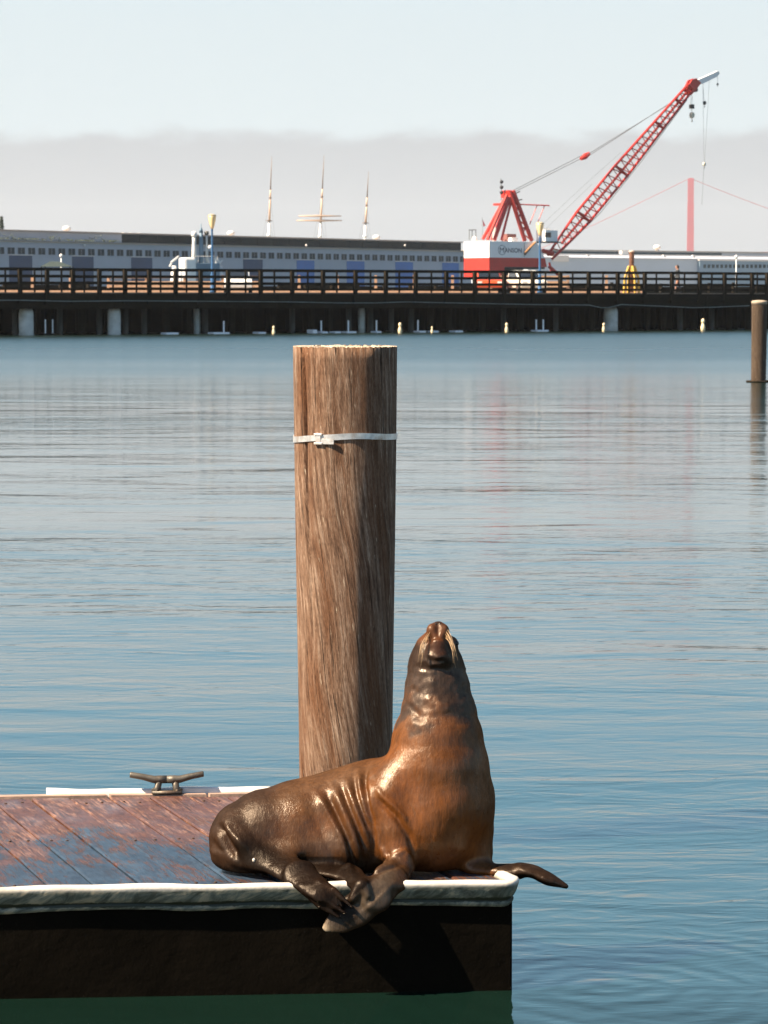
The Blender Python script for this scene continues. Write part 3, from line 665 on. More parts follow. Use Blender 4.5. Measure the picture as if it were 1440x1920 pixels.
for _ in range(34):                                                       # old scratches and scars
    u0, v0 = rn.uniform(430, 900), rn.uniform(1330, 1600); an = rn.uniform(0.6, 2.2); ln = rn.uniform(6, 26)
    sd2, _t = seg_dist(U_, V_, [(u0, v0), (u0 + ln * math.cos(an) * .6, v0 + ln * math.sin(an) * .5), (u0 + ln * math.cos(an), v0 + ln * math.sin(an))])
    paint(np.exp(-(sd2 / 1.3) ** 2) * rn.uniform(.15, .5), (0.115, 0.062, 0.032))
def fur_mat():
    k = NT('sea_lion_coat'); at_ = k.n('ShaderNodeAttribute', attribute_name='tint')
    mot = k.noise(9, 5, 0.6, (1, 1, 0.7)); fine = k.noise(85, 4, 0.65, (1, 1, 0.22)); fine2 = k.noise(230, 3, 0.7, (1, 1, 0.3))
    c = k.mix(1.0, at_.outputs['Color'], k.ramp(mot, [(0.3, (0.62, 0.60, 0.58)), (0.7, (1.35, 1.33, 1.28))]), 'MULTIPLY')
    c = k.mix(1.0, c, k.ramp(fine, [(0.3, (0.70, 0.70, 0.70)), (0.7, (1.3, 1.3, 1.28))]), 'MULTIPLY')
    k.base(c); k.l(k.range(k.noise(6, 4, 0.6), 0.3, 0.7, 0.27, 0.46), k.p.inputs['Roughness'])
    k.p.inputs['Specular IOR Level'].default_value = 0.0
    b = k.bump(fine, 0.0021, 0.85); b = k.bump(fine2, 0.0010, 0.8, b); k.l(b, k.p.inputs['Normal'])
    g1 = k.n('ShaderNodeBsdfGlossy'); g2 = k.n('ShaderNodeBsdfGlossy'); mg = k.n('ShaderNodeMixShader'); mx = k.n('ShaderNodeMixShader')     # short wet fur: two glossy lobes over matt hair
    k.l(k.range(k.noise(14, 6, 0.7), 0.34, 0.66, 0.20, 0.44), g1.inputs['Roughness']); g2.inputs['Roughness'].default_value = 0.55; k.l(b, g1.inputs['Normal']); k.l(b, g2.inputs['Normal'])
    mg.inputs[0].default_value = 0.30; g1.inputs[0].default_value = (1, .88, .76, 1); g2.inputs[0].default_value = (1, .7, .45, 1); k.l(g1.outputs[0], mg.inputs[1]); k.l(g2.outputs[0], mg.inputs[2]); lum = k.n('ShaderNodeRGBToBW'); k.l(at_.outputs['Color'], lum.inputs[0]); k.l(k.math('MULTIPLY', k.range(k.noise(11, 4, 0.6), 0.35, 0.65, 0.026, 0.056), k.range(lum.outputs[0], 0.006, 0.022, 0.4, 1.0)), mx.inputs[0]); k.l(k.p.outputs[0], mx.inputs[1]); k.l(mg.outputs[0], mx.inputs[2])
    k.l(mx.outputs[0], k.out.inputs[0]); return k.m
M['fur'] = fur_mat()
so = at(700, 1640, Y0); so.z = Z_DECK
lion = empty('sea_lion', so); tag(lion, 'brown sea lion sitting on the dock edge with its nose raised', 'sea lion')
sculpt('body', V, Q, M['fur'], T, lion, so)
M['wet_black'] = plain('wet_black', (0.010, 0.008, 0.007), 0.12, 0.1); M['whisker'] = plain('whisker', (0.42, 0.27, 0.14), 0.5, 0.1); M['nail'] = plain('nail', (0.55, 0.5, 0.42), 0.4, 0.2, 20)
for c, r in ((P(855, 1206, .004), .0085), (P(787, 1209, .004), .0085)):
    MB().lathe(Vector(c) - so, [(r * math.sin(t), -r * math.cos(t)) for t in np.linspace(0.12, 3.02, 9)], 14).build('eye', M['wet_black'], lion, True)
for dx in (-4, 4): MB().lathe(Vector(P(821 + dx, 1170, -.0195)) - so, [(.0006, -.004), (.0021, -.001), (.0021, .001), (.0006, .004)], 8).build('nostril', M['wet_black'], lion, True)
for i_ in range(18):                                                     # whiskers sweep back along the cheeks
    sgn = -1 if i_ % 2 else 1; u0 = 821 + sgn * random.uniform(12, 19); v0 = random.uniform(1181, 1196)
    u1 = u0 + sgn * random.uniform(8, 22); v1 = v0 + random.uniform(32, 62)
    a, b = Vector(P(u0, v0, -.034 + random.uniform(0, .01))), Vector(P(u1, v1, -.078 + random.uniform(-.02, .012)))
    m_ = (a + b) / 2 + Vector((sgn * random.uniform(.004, .010), -.010, .004))
    MB().path([a - so, (a * .55 + m_ * .45) - so + Vector((sgn * .002, -.002, 0)), m_ - so, b - so], [.0006, .0006, .0005, .0002], 5).build('whisker', M['whisker'], lion, True)
for u, v, dy in ((476, 1613, -.187), (572, 1618, -.155)):
    MB().lathe(Vector(P(u, v, dy)) - so, [(.001, -.005), (.004, -.003), (.0045, .002), (.002, .006)], 8).build('toe_nail', M['nail'], lion, True)

# ------------------------------------------------------------------ boardwalk pier
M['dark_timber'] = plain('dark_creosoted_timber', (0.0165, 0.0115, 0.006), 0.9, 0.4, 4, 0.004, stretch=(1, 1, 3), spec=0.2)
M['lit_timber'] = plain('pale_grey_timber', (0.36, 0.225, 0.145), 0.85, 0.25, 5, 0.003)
M['concrete'] = plain('pale_concrete', (0.52, 0.53, 0.50), 0.9, 0.18, 2.5, 0.004, dirt=(0.26, 0.27, 0.22))
M['deck'] = plain('boardwalk_deck', (0.24, 0.18, 0.13), 0.9, 0.2, 2)
PF = Frame(at(-140, 559, 145.5), at(1590, 559, 178.0))
pier = PF.root('boardwalk_pier'); tag(pier, 'long dark timber boardwalk on piles with post-and-rail fences', 'pier')
L0 = PF.hit(-110, 559).x; L1 = PF.hit(1560, 559).x
def fl(x): t = x / L1; return 52.0 - 41.0 * t                       # far side of the deck, local depth
Z_DK = 2.22
MB().prism([(L0, 0.05), (L1, 0.05), (L1, fl(L1)), (L0, fl(L0))], 'z', Z_DK - 0.25, Z_DK).build('deck', M['deck'], pier)
nb = 12
for i_ in range(nb):                                                # edge beam and stringer boards, piece by piece
    a, b = L0 + (L1 - L0) * i_ / nb + .01, L0 + (L1 - L0) * (i_ + 1) / nb - .01
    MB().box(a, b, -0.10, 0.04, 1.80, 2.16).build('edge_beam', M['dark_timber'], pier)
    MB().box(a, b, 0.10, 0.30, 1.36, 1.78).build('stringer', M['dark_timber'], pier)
# pipe slung along the edge
pp = []
for u, v in [(-60,563),(40,563),(130,565),(240,564),(400,565),(540,566),(640,568),(700,568),(760,566),(900,569),(1000,571),(1105,572),(1128,577),(1140,577),(1165,571),(1240,574),(1300,577),(1340,576),(1405,573)]: q = PF.hit(u, v, -0.13); pp.append(q)
MB().path(pp, 0.022, 6).build('pipe', plain('grey_pipe', (0.20, 0.24, 0.23), 0.5, 0.2), pier)
post_u = [-60, -10, 38, 87, 137, 186, 234, 280, 328, 375, 428, 488, 548, 605, 665, 722, 778, 835, 890, 945, 998, 1050, 1103, 1157, 1207, 1258, 1310, 1358, 1408, 1437, 1490, 1540]
px_ = [PF.hit(u, 559).x for u in post_u]
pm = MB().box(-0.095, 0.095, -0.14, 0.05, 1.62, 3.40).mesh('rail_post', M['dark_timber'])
rngp = random.Random(3)
for x in px_: o = put('rail_post', pm, pier, (x, 0, rngp.uniform(-.03, .02))); o.rotation_euler = (0, rngp.uniform(-.012, .012), 0)
mp_ = MB().box(-0.04, 0.04, -0.02, 0.05, 2.22, 3.40).mesh('rail_post', M['dark_timber'])
for xa_, xb_ in zip(px_[:-1], px_[1:]): put('mid_post', mp_, pier, ((xa_ + xb_) / 2 + rngp.uniform(-.12, .12), 0, 0))
rail_z = [(3.32, 3.48), (2.975, 3.125), (2.62, 2.77), (2.33, 2.46)]
for zi, (z0, z1) in enumerate(rail_z):
    for i_ in range(0, len(px_) - 1, 2):
        j = min(i_ + 2, len(px_) - 1)
        o = MB().box(px_[i_] + .008, px_[j] - .008, 0.052, 0.10 if zi else 0.16, z0, z1).build('rail_board', M['dark_timber'], pier); o.location.z = rngp.uniform(-.015, .015)
# sunlit fence along the other side
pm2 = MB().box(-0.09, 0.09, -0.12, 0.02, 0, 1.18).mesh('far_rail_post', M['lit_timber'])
xs = [PF.hit(u, 550, 30).x for u in range(-60, 1520, 21)]
xs = [L0 + 1.5 + 2.05 * i_ for i_ in range(int((L1 - L0 - 2) / 2.05))]
def px_x(x):
    p = PF.o + PF.d * x + PF.n * fl(x); return 720 + F_PX * p.x / p.y
slope = math.atan2(fl(L1) - fl(L0), L1 - L0)
for i_, x in enumerate(xs): put('far_rail_post', pm2, pier, (x, fl(x) - 0.35, Z_DK), slope)
for i_ in range(0, len(xs) - 1, 2):
    j = min(i_ + 2, len(xs) - 1); ln = (xs[j] - xs[i_]) / math.cos(slope)
    um = px_x(xs[i_])
    for z0, z1 in ((0.98, 1.14), (0.62, 0.80), (0.40, 0.56), (0.002, 0.30)) if (165 < um < 350 or 820 < um < 960 or 1080 < um < 1290) else ((0.002, 0.30),):
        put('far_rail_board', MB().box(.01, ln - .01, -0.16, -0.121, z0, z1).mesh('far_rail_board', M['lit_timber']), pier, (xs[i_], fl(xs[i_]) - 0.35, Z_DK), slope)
# supports
for u, w in ((49, 28), (214, 25), (383, 14), (693, 14), (1145, 27)):
    q = PF.hit(u, 600, 0.75); r_ = w / 2 * (PF.o + PF.d * q.x).y / F_PX
    MB().lathe((q.x, 0.75 if w > 20 else 1.6, 0), [(r_, -2), (r_ * 1.01, 0.05), (r_, 0.2), (r_, 1.1), (r_ * 0.9, 1.3), (r_ * .8, 1.36)], 20).build('concrete_column', M['concrete'], pier, True)
tp = MB().lathe((0, 0, 0), [(0.17, -2), (0.18, 1.36)], 10).mesh('timber_support', M['dark_timber'], True)
tp2 = MB().lathe((0, 0, 0), [(0.19, -2), (0.15, 1.36)], 10).mesh('timber_support', plain('grey_weathered_timber', (.055, .050, .040), .9, .5, 3, .003, stretch=(1, 1, .3)), True)
for row, off in enumerate((1.2, 4.5, 8.0)):
    for i_ in range(46):
        x = L0 + (L1 - L0) * (i_ + 0.5 + 0.3 * (row % 2)) / 46
        if off < fl(x) - 1: put('timber_support', tp2 if row == 0 and rngp.random() < .4 else tp, pier, (x + rngp.uniform(-.2, .2), off, 0))
for row, off in enumerate((13.0, )):
    cm = []
    for i_ in range(7):
        a, b = L0 + (L1 + 18 - L0) * i_ / 7, L0 + (L1 + 18 - L0) * (i_ + 1) / 7 - .02
        q = 9.4; MB().box(a, b, q, q + .2, -1.0, 1.95).build('bulkhead_board', M['dark_timber'], pier)

# small floats, mooring posts and buoys in the shade under the edge
M['float_white'] = plain('white_float', (0.82, 0.84, 0.85), 0.6, 0.05, 4); M['cream'] = plain('cream_plastic', (0.80, 0.66, 0.42), 0.5, 0.1, 5)
def pier_pt(u, v, off): q = PF.hit(u, v, off); return PF.o + PF.d * q.x + PF.n * off
fk = 0
for u, w, hgt, posts in ((318, 26, 0, ()), (410, 34, 0, (421,)), (486, 16, 0, ()), (585, 9, .1, ()), (604, 12, 0, (602,)), (628, 12, 0, ()), (654, 20, 0, (653,)), (705, 10, 0, (706,)), (787, 14, 0, (783,)), (812, 11, 0, ()), (855, 17, 0, ()), (1012, 26, 0, (1004, 1020))):
    c = pier_pt(u, 620, 0.1); s_ = c.y / F_PX; r_ = empty('mooring_float', (c.x, c.y, 0), PF.a)
    tag(r_, 'small white float ' + ('with two posts ' if len(posts) == 2 else 'with a thin post ' if posts else 'without a post ') + 'under the boardwalk edge', 'float', 'white floats with posts' if len(posts) == 1 else ('bare white floats' if not posts else None))
    sp_l = {410: 'widest white float with a thin post, beside a slim concrete column', 705: 'narrow white float with a thin post touching a slim concrete column', 585: 'taller boxy white float without a post under the boardwalk'}.get(u)
    if sp_l: r_['label'] = sp_l
    MB().box(-w/2*s_, w/2*s_, -.35, .35, -.15, .10 + hgt).build('hull', M['float_white'], r_, bevel=.03)
    for pu in posts: MB().tube(((pu - u) * s_, 0, .105 + hgt), ((pu - u) * s_, 0, .70), 0.045, n=8).build('post', M['float_white'], r_)
c = pier_pt(92, 620, .55); r_ = empty('mooring_float', (c.x, c.y, 0), PF.a); tag(r_, 'low dark float carrying two thin white posts beside a concrete column', 'float')
MB().box(-.45, .45, -.3, .3, -.12, .10).build('hull', M['dark_timber'], r_, bevel=.02)
for pu in (-7.5, 7.5): MB().tube((pu * .0278, 0, .10), (pu * .0278, 0, .82), .035, n=8).build('post', M['float_white'], r_)
for u, v, big in ((513, 612, 1), (750, 605, 1.3), (810, 603, .8), (950, 608, 1.2), (1132, 606, 1.1), (1318, 608, 1.6)):
    c = pier_pt(u, 620, -1.5); s_ = .46 * big
    b = empty('mooring_buoy', (c.x, c.y, 0)); tag(b, 'cream bottle-shaped buoy floating at the boardwalk edge', 'buoy', 'cream buoys along the boardwalk')
    sp_l = {1132: 'cream bottle-shaped buoy beside a broad concrete column', 1318: 'largest cream bottle-shaped buoy, afloat below the walking person', 810: 'smallest cream bottle-shaped buoy among the white floats'}.get(u)
    if sp_l: b['label'] = sp_l
    MB().lathe((0, 0, 0), [(.04*s_, -.1), (.17*s_, 0), (.19*s_, .3*s_), (.12*s_, .52*s_), (.09*s_, .60*s_)], 12).build('body', M['cream'], b, True)
    MB().lathe((0, 0, 0), [(.09*s_, .60*s_), (.13*s_, .64*s_), (.14*s_, .85*s_), (.05*s_, .98*s_)], 12).build('head', M['cream'], b, True)

# slack floating collar round the lone pile
cg = MB(); n = 40
cg.path([(p2.x + .27 * math.cos(w) * (1.25 if math.cos(w) > 0 else 1.0), p2.y + .25 * math.sin(w), 0.02) for w in np.linspace(0, 2 * math.pi, n)], .02, 8)
tag(cg.build('pile_collar', M['dark_timber'], None, True), 'dark floating ring around the lone slim pile', 'float ring')
# ------------------------------------------------------------------ lamps
M['blue_post'] = plain('blue_painted_post', (0.03, 0.10, 0.22), 0.4, 0.15, 6); M['lamp_glass'] = plain('cream_lamp_glass', (0.85, 0.68, 0.36), 0.25, 0.08, 5)
M['white_paint'] = plain('white_paint', (0.78, 0.77, 0.74), 0.45, 0.06, 1.5, dirt=(0.66, 0.64, 0.60))
def pier_lamp(u, vtop, off, label):
    c = pier_pt(u, 520, off); s_ = c.y / F_PX; zt = at(u, vtop, c.y).z; e = empty('street_lamp', (c.x, c.y, Z_DK)); h = zt - Z_DK; tag(e, label, 'street lamp')
    MB().lathe((0, 0, 0), [(.16, 0), (.16, .12), (.11, .2), (.10, 1.0), (.075, 1.1), (.055, h - 1.0), (.06, h - .95), (.05, h - .86), (.07, h - .82)], 12).build('post', M['blue_post'], e, True)
    ln = MB().lathe((0, 0, h - .84), [(.07, 0), (.12, .12), (.19, .40), (.235, .66), (.235, .74)], 14).build('lantern', M['lamp_glass'], e, True)
    MB().lathe((0, 0, h - .10), [(.245, 0), (.25, .03), (.12, .09), (.02, .10)], 14).build('cap', plain('lantern_cap', (0.45, 0.38, 0.25), .5), ln, True)
    for w in (0, 90, 180, 270): MB().path([(math.cos(R(w+30)) * r_, math.sin(R(w+30)) * r_, h - .84 + z_) for r_, z_ in ((.075, 0), (.125, .12), (.195, .40), (.24, .66), (.24, .74))], .008, 5).build('rib', M['blue_post'], ln)
    return e
pier_lamp(398, 401, 9.0, 'blue lamp post with cream tapering lantern beside the grey submarine')
pier_lamp(1012, 416, 7.0, 'blue lamp post with cream lantern standing before the red crane')

# ------------------------------------------------------------------ walker, yellow stand, parked cars on the boardwalk
wc = pier_pt(1270, 555, 5.5); wx, wy = wc.x, wc.y
G = SDF((wx - .42, wy - .38, Z_DK - .02), (wx + .42, wy + .38, Z_DK + 1.76), 0.013)
def Q_(x, y, z): return (wx + x, wy + y, Z_DK + z)
G.chain([(Q_(.02, 0, .93), .135), (Q_(.01, 0, 1.12), .125), (Q_(0, 0, 1.32), .15), (Q_(-.005, 0, 1.42), .09)], .06)
G.cone(Q_(.0, -.15, 1.38), Q_(.0, .15, 1.38), .075, .075, .05)
G.cone(Q_(-.01, 0, 1.44), Q_(-.02, 0, 1.54), .052, .05, .02); G.ell(Q_(-.035, 0, 1.615), (.095, .075, .118), .02); G.ell(Q_(-.128, 0, 1.60), (.018, .014, .02), .012)
for sy, fx in ((-.085, -.16), (.085, .18)):
    G.chain([(Q_(.02, sy, .90), .095), (Q_(fx * .55, sy, .50), .068), (Q_(fx + (.05 if fx > 0 else 0), sy, .09), .045)], .03)
    G.cone(Q_(fx + .04, sy, .05), Q_(fx - .13, sy, .035), .045, .034, .02)
for sy, fx in ((-.20, .12), (.20, -.16)):
    G.chain([(Q_(.0, sy * .9, 1.37), .058), (Q_(fx * .5, sy * 1.08, 1.10), .046), (Q_(fx - .08, sy, .88), .036)], .025)
    G.ell(Q_(fx - .10, sy, .83), (.028, .022, .05), .012)
    for q in range(4): G.cone(Q_(fx - .12 + q * .016, sy, .80), Q_(fx - .125 + q * .014, sy, .745), .010, .007, .004)
    G.cone(Q_(fx - .125, sy, .83), Q_(fx - .155, sy, .79), .011, .008, .006)
pv, pq = G.surface(); pv = relax(pv, pq, 2, .4); zz = pv[:, 2] - Z_DK; pt = np.tile(np.array([.035, .04, .045]), (len(pv), 1))
pt[zz < .92] = (.02, .022, .03); pt[zz > 1.47] = (.42, .22, .15); pt[(zz < .84) & (np.abs(pv[:, 1] - wy) > .13)] = (.42, .22, .15); pt[zz < .085] = (.03, .03, .03)
k = NT('person_cloth_and_skin'); a_ = k.n('ShaderNodeAttribute', attribute_name='tint'); k.base(k.mix(1.0, a_.outputs['Color'], k.ramp(k.noise(20, 3), [(.3, (.85, .85, .85)), (.7, (1.15, 1.15, 1.15))]), 'MULTIPLY')); k.p.inputs['Roughness'].default_value = .8
wo_ = (wx, wy, Z_DK); person = empty('person', wo_); tag(person, 'person in dark clothes walking along the boardwalk behind the rail', 'person')
sculpt('body', pv, pq, k.m, pt, person, wo_)
G2 = SDF((wx - .2, wy - .2, Z_DK + 1.4), (wx + .25, wy + .2, Z_DK + 1.80), 0.011); G2.ell(Q_(-.015, 0, 1.655), (.098, .088, .095), .01); G2.ell(Q_(.03, 0, 1.58), (.075, .082, .11), .03); G2.ell(Q_(-.11, 0, 1.57), (.06, .085, .095), .012, True)
hv, hq = G2.surface(); sculpt('hair', relax(hv, hq, 2), hq, plain('dark_hair', (.03, .018, .012), .5, .3, 40), np.tile(np.array([.03, .02, .015]), (len(hv), 1)), person, wo_)

yc = pier_pt(1184, 555, 8.0); ys = empty('pile_stand', (yc.x, yc.y, Z_DK)); tag(ys, 'rusty pipe held upright by a yellow four-legged stand on the boardwalk', 'stand')
s_ = yc.y / F_PX; M['yellow'] = plain('yellow_paint', (0.50, 0.32, 0.05), .45, .12, 4, dirt=(.35, .2, .05)); hy = at(1184, 470, yc.y).z - Z_DK; h2 = at(1184, 498, yc.y).z - Z_DK
MB().lathe((0, 0, 0), [(4.6*s_, .05), (4.6*s_, hy - .12), (4.6*s_, hy - .10)], 14).build('pipe', plain('rusty_steel', (.16, .07, .04), .8, .35, 6), ys, True)
MB().lathe((0, 0, 0), [(4.7*s_, hy - .10), (5.4*s_, hy - .08), (5.4*s_, hy), (2*s_, hy + .02)], 14).build('pipe_cap', plain('pale_cap', (.6, .45, .35), .7), ys, True)
MB().lathe((0, 0, 0), [(4.7*s_, h2 - .42), (6.2*s_, h2 - .42), (5.6*s_, h2), (4.7*s_, h2)], 4).build('collar', M['yellow'], ys)
for w in (20, 110, 200, 290):
    d = Vector((math.cos(R(w)), math.sin(R(w)), 0)); MB().path([d * (5.5*s_) + Vector((0, 0, h2 - .03)), d * (14*s_) + Vector((0, 0, h2 - .75)), d * (15.5*s_) + Vector((0, 0, .0))], [.085, .075, .075], 4).build('leg', M['yellow'], ys)

M['car_glass'] = plain('car_glass', (.015, .02, .025), .08, .1); M['tyre'] = plain('tyre', (.012, .012, .012), .85, .2, 8); M['chrome'] = plain('chrome', (.6, .6, .6), .25, .1, 4, 0, .9); M['headlight'] = plain('headlight_lens', (.75, .72, .66), .15, .1); M['tail'] = plain('tail_lens', (.5, .02, .015), .2, .1)
def make_car(u, off, label, col, group=None, van=False):
    c = pier_pt(u, 555, off); car = empty('parked_car', (c.x, c.y, Z_DK), R(-90) + R(random.uniform(-12, 12))); tag(car, label, 'car', group)
    k = plain('car_paint', col, .3, .04, 1)
    hgt = 1.85 if van else 1.45
    low = [(-2.15, .35), (2.15, .35), (2.2, .62), (2.05, .80), (.95, .93), (-1.8, .98), (-2.18, .85)]
    bd = MB().prism(low, 'y', -.86, .86).build('body', k, car, bevel=.05)
    top = [(-1.75, .965), (1.0, .93), (.25, hgt - .06), (-.1, hgt), (-1.2, hgt), (-1.55, hgt - .1)]
    MB().prism(top, 'y', -.72, .72).build('cabin', k, car, bevel=.06)
    MB().prism([(1.01, 1.0), (.36, hgt - .1), (.33, hgt - .12), (.98, .99)], 'y', -.64, .64).build('windscreen', M['car_glass'], car)
    MB().prism([(-1.79, 1.02), (-1.60, hgt - .16), (-1.55, hgt - .16), (-1.72, 1.02)], 'y', -.6, .6).build('rear_window', M['car_glass'], car)
    for sy in (-1, 1):
        MB().prism([(-1.5, 1.03), (.72, 1.03), (.2, hgt - .14), (-1.3, hgt - .14)], 'y', sy * .715, sy * .728).build('side_window', M['car_glass'], car)
        MB().box(2.10, 2.19, sy * .62 - .14, sy * .62 + .14, .62, .74).build('headlight', M['headlight'], car)
        MB().box(-2.2, -2.12, sy * .66 - .1, sy * .66 + .1, .7, .88).build('tail_light', M['tail'], car)
        for sx in (-1.32, 1.34):
            wh = MB(); n = 18; wh.prism([(sx + .325 * math.cos(2*math.pi*i_/n), .325 + .325 * math.sin(2*math.pi*i_/n)) for i_ in range(n)], 'y', sy * .70, sy * .885); w_ = wh.build('wheel', M['tyre'], car)
            MB().prism([(sx + .2 * math.cos(2*math.pi*i_/n), .325 + .2 * math.sin(2*math.pi*i_/n)) for i_ in range(n)], 'y', sy * .886, sy * .895).build('rim', M['chrome'], w_)
make_car(446, 24, 'white car parked behind the boardwalk rail right of the submarine lamp', (.78, .77, .74))
make_car(915, 15, 'orange-red car parked behind the rail under the crane', (.55, .07, .02))
make_car(985, 14, 'cream car parked behind the rail under the crane boom', (.75, .70, .58))

# dark timber breakwater behind the boardwalk
BW = Frame(at(-120, 559, 236), at(1560, 559, 262)); bw = BW.root('breakwater'); tag(bw, 'low dark timber breakwater wall seen through the boardwalk rails', 'breakwater')
w0, w1 = BW.hit(-100, 559).x, BW.hit(1550, 559).x; nbw = 34
for i_ in range(nbw):
    a, b = w0 + (w1 - w0) * i_ / nbw, w0 + (w1 - w0) * (i_ + 1) / nbw
    MB().box(a + .01, b - .01, 0, .25, -1.5, 2.95 + rngp.uniform(-.1, .25)).build('wall_panel', M['dark_timber'], bw)
    MB().tube((b, -.2, -1.5), (b, -.2, 3.1 + rngp.uniform(0, .25)), .17, .15, 8).build('post', M['dark_timber'], bw)
# ------------------------------------------------------------------ submarine moored behind the boardwalk
sc_ = at(370, 520, 290); SF = Frame((sc_.x, sc_.y), ang=R(24)); sub = SF.root('submarine'); tag(sub, 'grey submarine conning tower with pale masts moored beyond the boardwalk', 'submarine')
M['navy'] = plain('grey_blue_paint', (.13, .20, .26), .6, .15, 1.2); M['pale_grey'] = plain('pale_grey_paint', (.62, .60, .57), .55, .1, 1.5)
s_ = 290 / F_PX
def sp(u, v, off=0.0): return SF.hit(u, v, off)
hull = [(-34, 0), (-24, 1.9), (0, 2.3), (26, 1.9), (36, 0), (26, -1.9), (0, -2.3), (-24, -1.9)]
MB().prism(hull, 'z', -1, 2.6).build('hull', M['navy'], sub, bevel=.2)
zb = 2.6; x0, x1 = sp(352, 500).x, sp(408, 500).x; zt = sp(380, 487).z
MB().prism([(x0, -.7), (x0 + .6, -1.1), (x1 - .5, -1.1), (x1, -.6), (x1, .6), (x1 - .5, 1.1), (x0 + .6, 1.1), (x0, .7)], 'z', zb, zt - .35).build('conning_tower', M['navy'], sub, bevel=.05)
for uu in (366, 376, 386, 394, 402): q = sp(uu, 490); MB().tube((q.x, -.9, zt - .35), (q.x, -.9, zt + .35), .03, n=5).build('rail_stanchion', M['pale_grey'], sub)
q0, q1 = sp(366, 490, -.9), sp(402, 490, -.9); MB().tube((q0.x, -.9, zt + .33), (q1.x, -.9, zt + .33), .03, n=5).build('bridge_rail', M['pale_grey'], sub)
def mast(u, vt, wpx, mat, name, cap=None):
    q = sp(u, vt); r_ = wpx / 2 * s_
    m_ = MB().lathe((q.x, 0, 0), [(r_ * 1.1, zt - .4), (r_, zt + 1), (r_ * .8, q.z - .5), (r_ * .8, q.z)], 10).build(name, mat, sub, True)
    if cap: MB().lathe((q.x, 0, q.z), cap, 10).build('mast_head', plain('mast_head', (.12, .11, .09), .6) if name == 'radar_mast' else mat, m_, True)
mast(364, 444, 9.5, M['pale_grey'], 'periscope_shears', [(.26, 0), (.30, .1), (.30, .4), (.15, .55)])
mast(377, 436, 9, M['navy'], 'periscope', [(.22, 0), (.16, .35), (.06, .5), (.05, .9)])
mast(387.5, 441, 4.5, M['pale_grey'], 'radar_mast', [(.12, 0), (.24, .1), (.26, .35), (.1, .42)])
q = sp(392, 464); MB().lathe((q.x, -.4, q.z), [(.02, -.2), (.24, -.1), (.26, .12), (.02, .22)], 10).build('radar_dish', M['white_paint'], sub, True)
q0, q1 = sp(338, 499), sp(361, 483)
MB().box(q0.x, q1.x, -1.2, .6, zb, q1.z).build('deck_house', M['white_paint'], sub, bevel=.25)
for u0_, v0_, u1_, v1_ in ((318, 500, 326, 486), (326, 488, 335, 480), (320, 492, 334, 484), (408, 486, 414, 496), (406, 500, 417, 488), (404, 483, 406, 500)):
    a_, b_ = sp(u0_, v0_, -.3), sp(u1_, v1_, -.3); MB().tube(a_, b_, .10, .07, 6).build('deck_gun_barrel' if u0_ < 400 else 'antenna', M['pale_grey'], sub)
for u0_ in (326, 412): q = sp(u0_, 500, -.3); MB().lathe((q.x, -.3, 0), [(.5, zb), (.4, zb + .6), (.25, q.z + .1)], 10).build('gun_mount', M['pale_grey'], sub, True)

# ------------------------------------------------------------------ sheds across the basin and their quay
M['shed_wall'] = plain('grey_shed_wall', (.40, .42, .46), .85, .06, .15); M['shed_roof'] = plain('pale_shed_roof', (.42, .36, .31), .85, .08, .1); M['shed_glass'] = plain('shed_window_glass', (.022, .038, .045), .5, .4, .25, spec=.15)
M['mon_glass'] = plain('dark_clerestory', (.004, .013, .017), .6, .3, .2, spec=.05); M['blue_door'] = plain('blue_shutter', (.05, .16, .42), .6, .15, .2); M['navy_door'] = plain('navy_shutter', (.022, .055, .12), .6, .15, .2); M['trim'] = plain('pale_trim', (.6, .55, .5), .7, .05, .3); M['vent'] = plain('white_vent', (.75, .71, .66), .5, .1, 1)
HF = Frame(at(0, 559, 540), at(880, 559, 662))
shed = HF.root('pier_shed'); tag(shed, 'long grey shed with window row, blue doors and dark clerestory', 'shed')
x0 = HF.hit(-90, 480).x; x1 = HF.hit(884, 480).x; ze = HF.hit(0, 451).z; zr = HF.hit(0, 430, 3).z
MB().box(x0, x1, 0, 45, 0.5, ze).build('wall', M['shed_wall'], shed)
MB().prism([(-.5, ze), (-.5, ze + .10), (3, ze + .18), (3, ze + .02)], 'x', x0 - .5, x1 + .5).build('lower_roof', M['shed_roof'], shed)
MB().box(x0, x1, 3.0, 30, ze + .03, zr - .22).build('monitor_wall', M['shed_wall'], shed)
xm = HF.hit(228, 450, 3).x
nm = 22; wm = (x1 - xm) / nm
for i_ in range(nm): MB().box(xm + i_ * wm + .04, xm + (i_ + 1) * wm - .04, 2.9, 2.98, ze + .22, zr - .34).build('clerestory_pane', M['mon_glass'], shed)
MB().box(x0 - .5, x1 + .3, 2.5, 31, zr - .2, zr).build('upper_roof', M['shed_roof'], shed)
MB().box(x0, x1, -.12, -.005, ze - .22, ze - .05).build('eave_trim', M['trim'], shed)
wz0, wz1 = HF.hit(0, 476).z, HF.hit(0, 463.5).z; wmod = None
u = 0.0; xw = HF.hit(1, 470).x; step = HF.hit(20.5, 470).x - HF.hit(1, 470).x; hw = step * .345
wf = MB().box(-hw - .07, hw + .07, -.10, -.005, wz0 - .1, wz0).box(-hw - .07, hw + .07, -.08, -.005, wz1, wz1 + .06).box(-hw - .07, -hw, -.08, -.005, wz0, wz1).box(hw, hw + .07, -.08, -.005, wz0, wz1).box(-.03, .03, -.05, -.005, wz0, wz1).mesh('window', M['shed_wall'])
wp = MB().box(-hw, hw, -.02, -.004, wz0, wz1).mesh('pane', M['shed_glass'])
nwin = int((x1 - xw) / step) + 1
for i_ in range(-3, nwin):
    x = xw + i_ * step
    if x > x1 - 1: break
    w_ = put('window', wf, shed, (x, 0, 0)); put('pane', wp, w_)
dz = HF.hit(39, 479).z
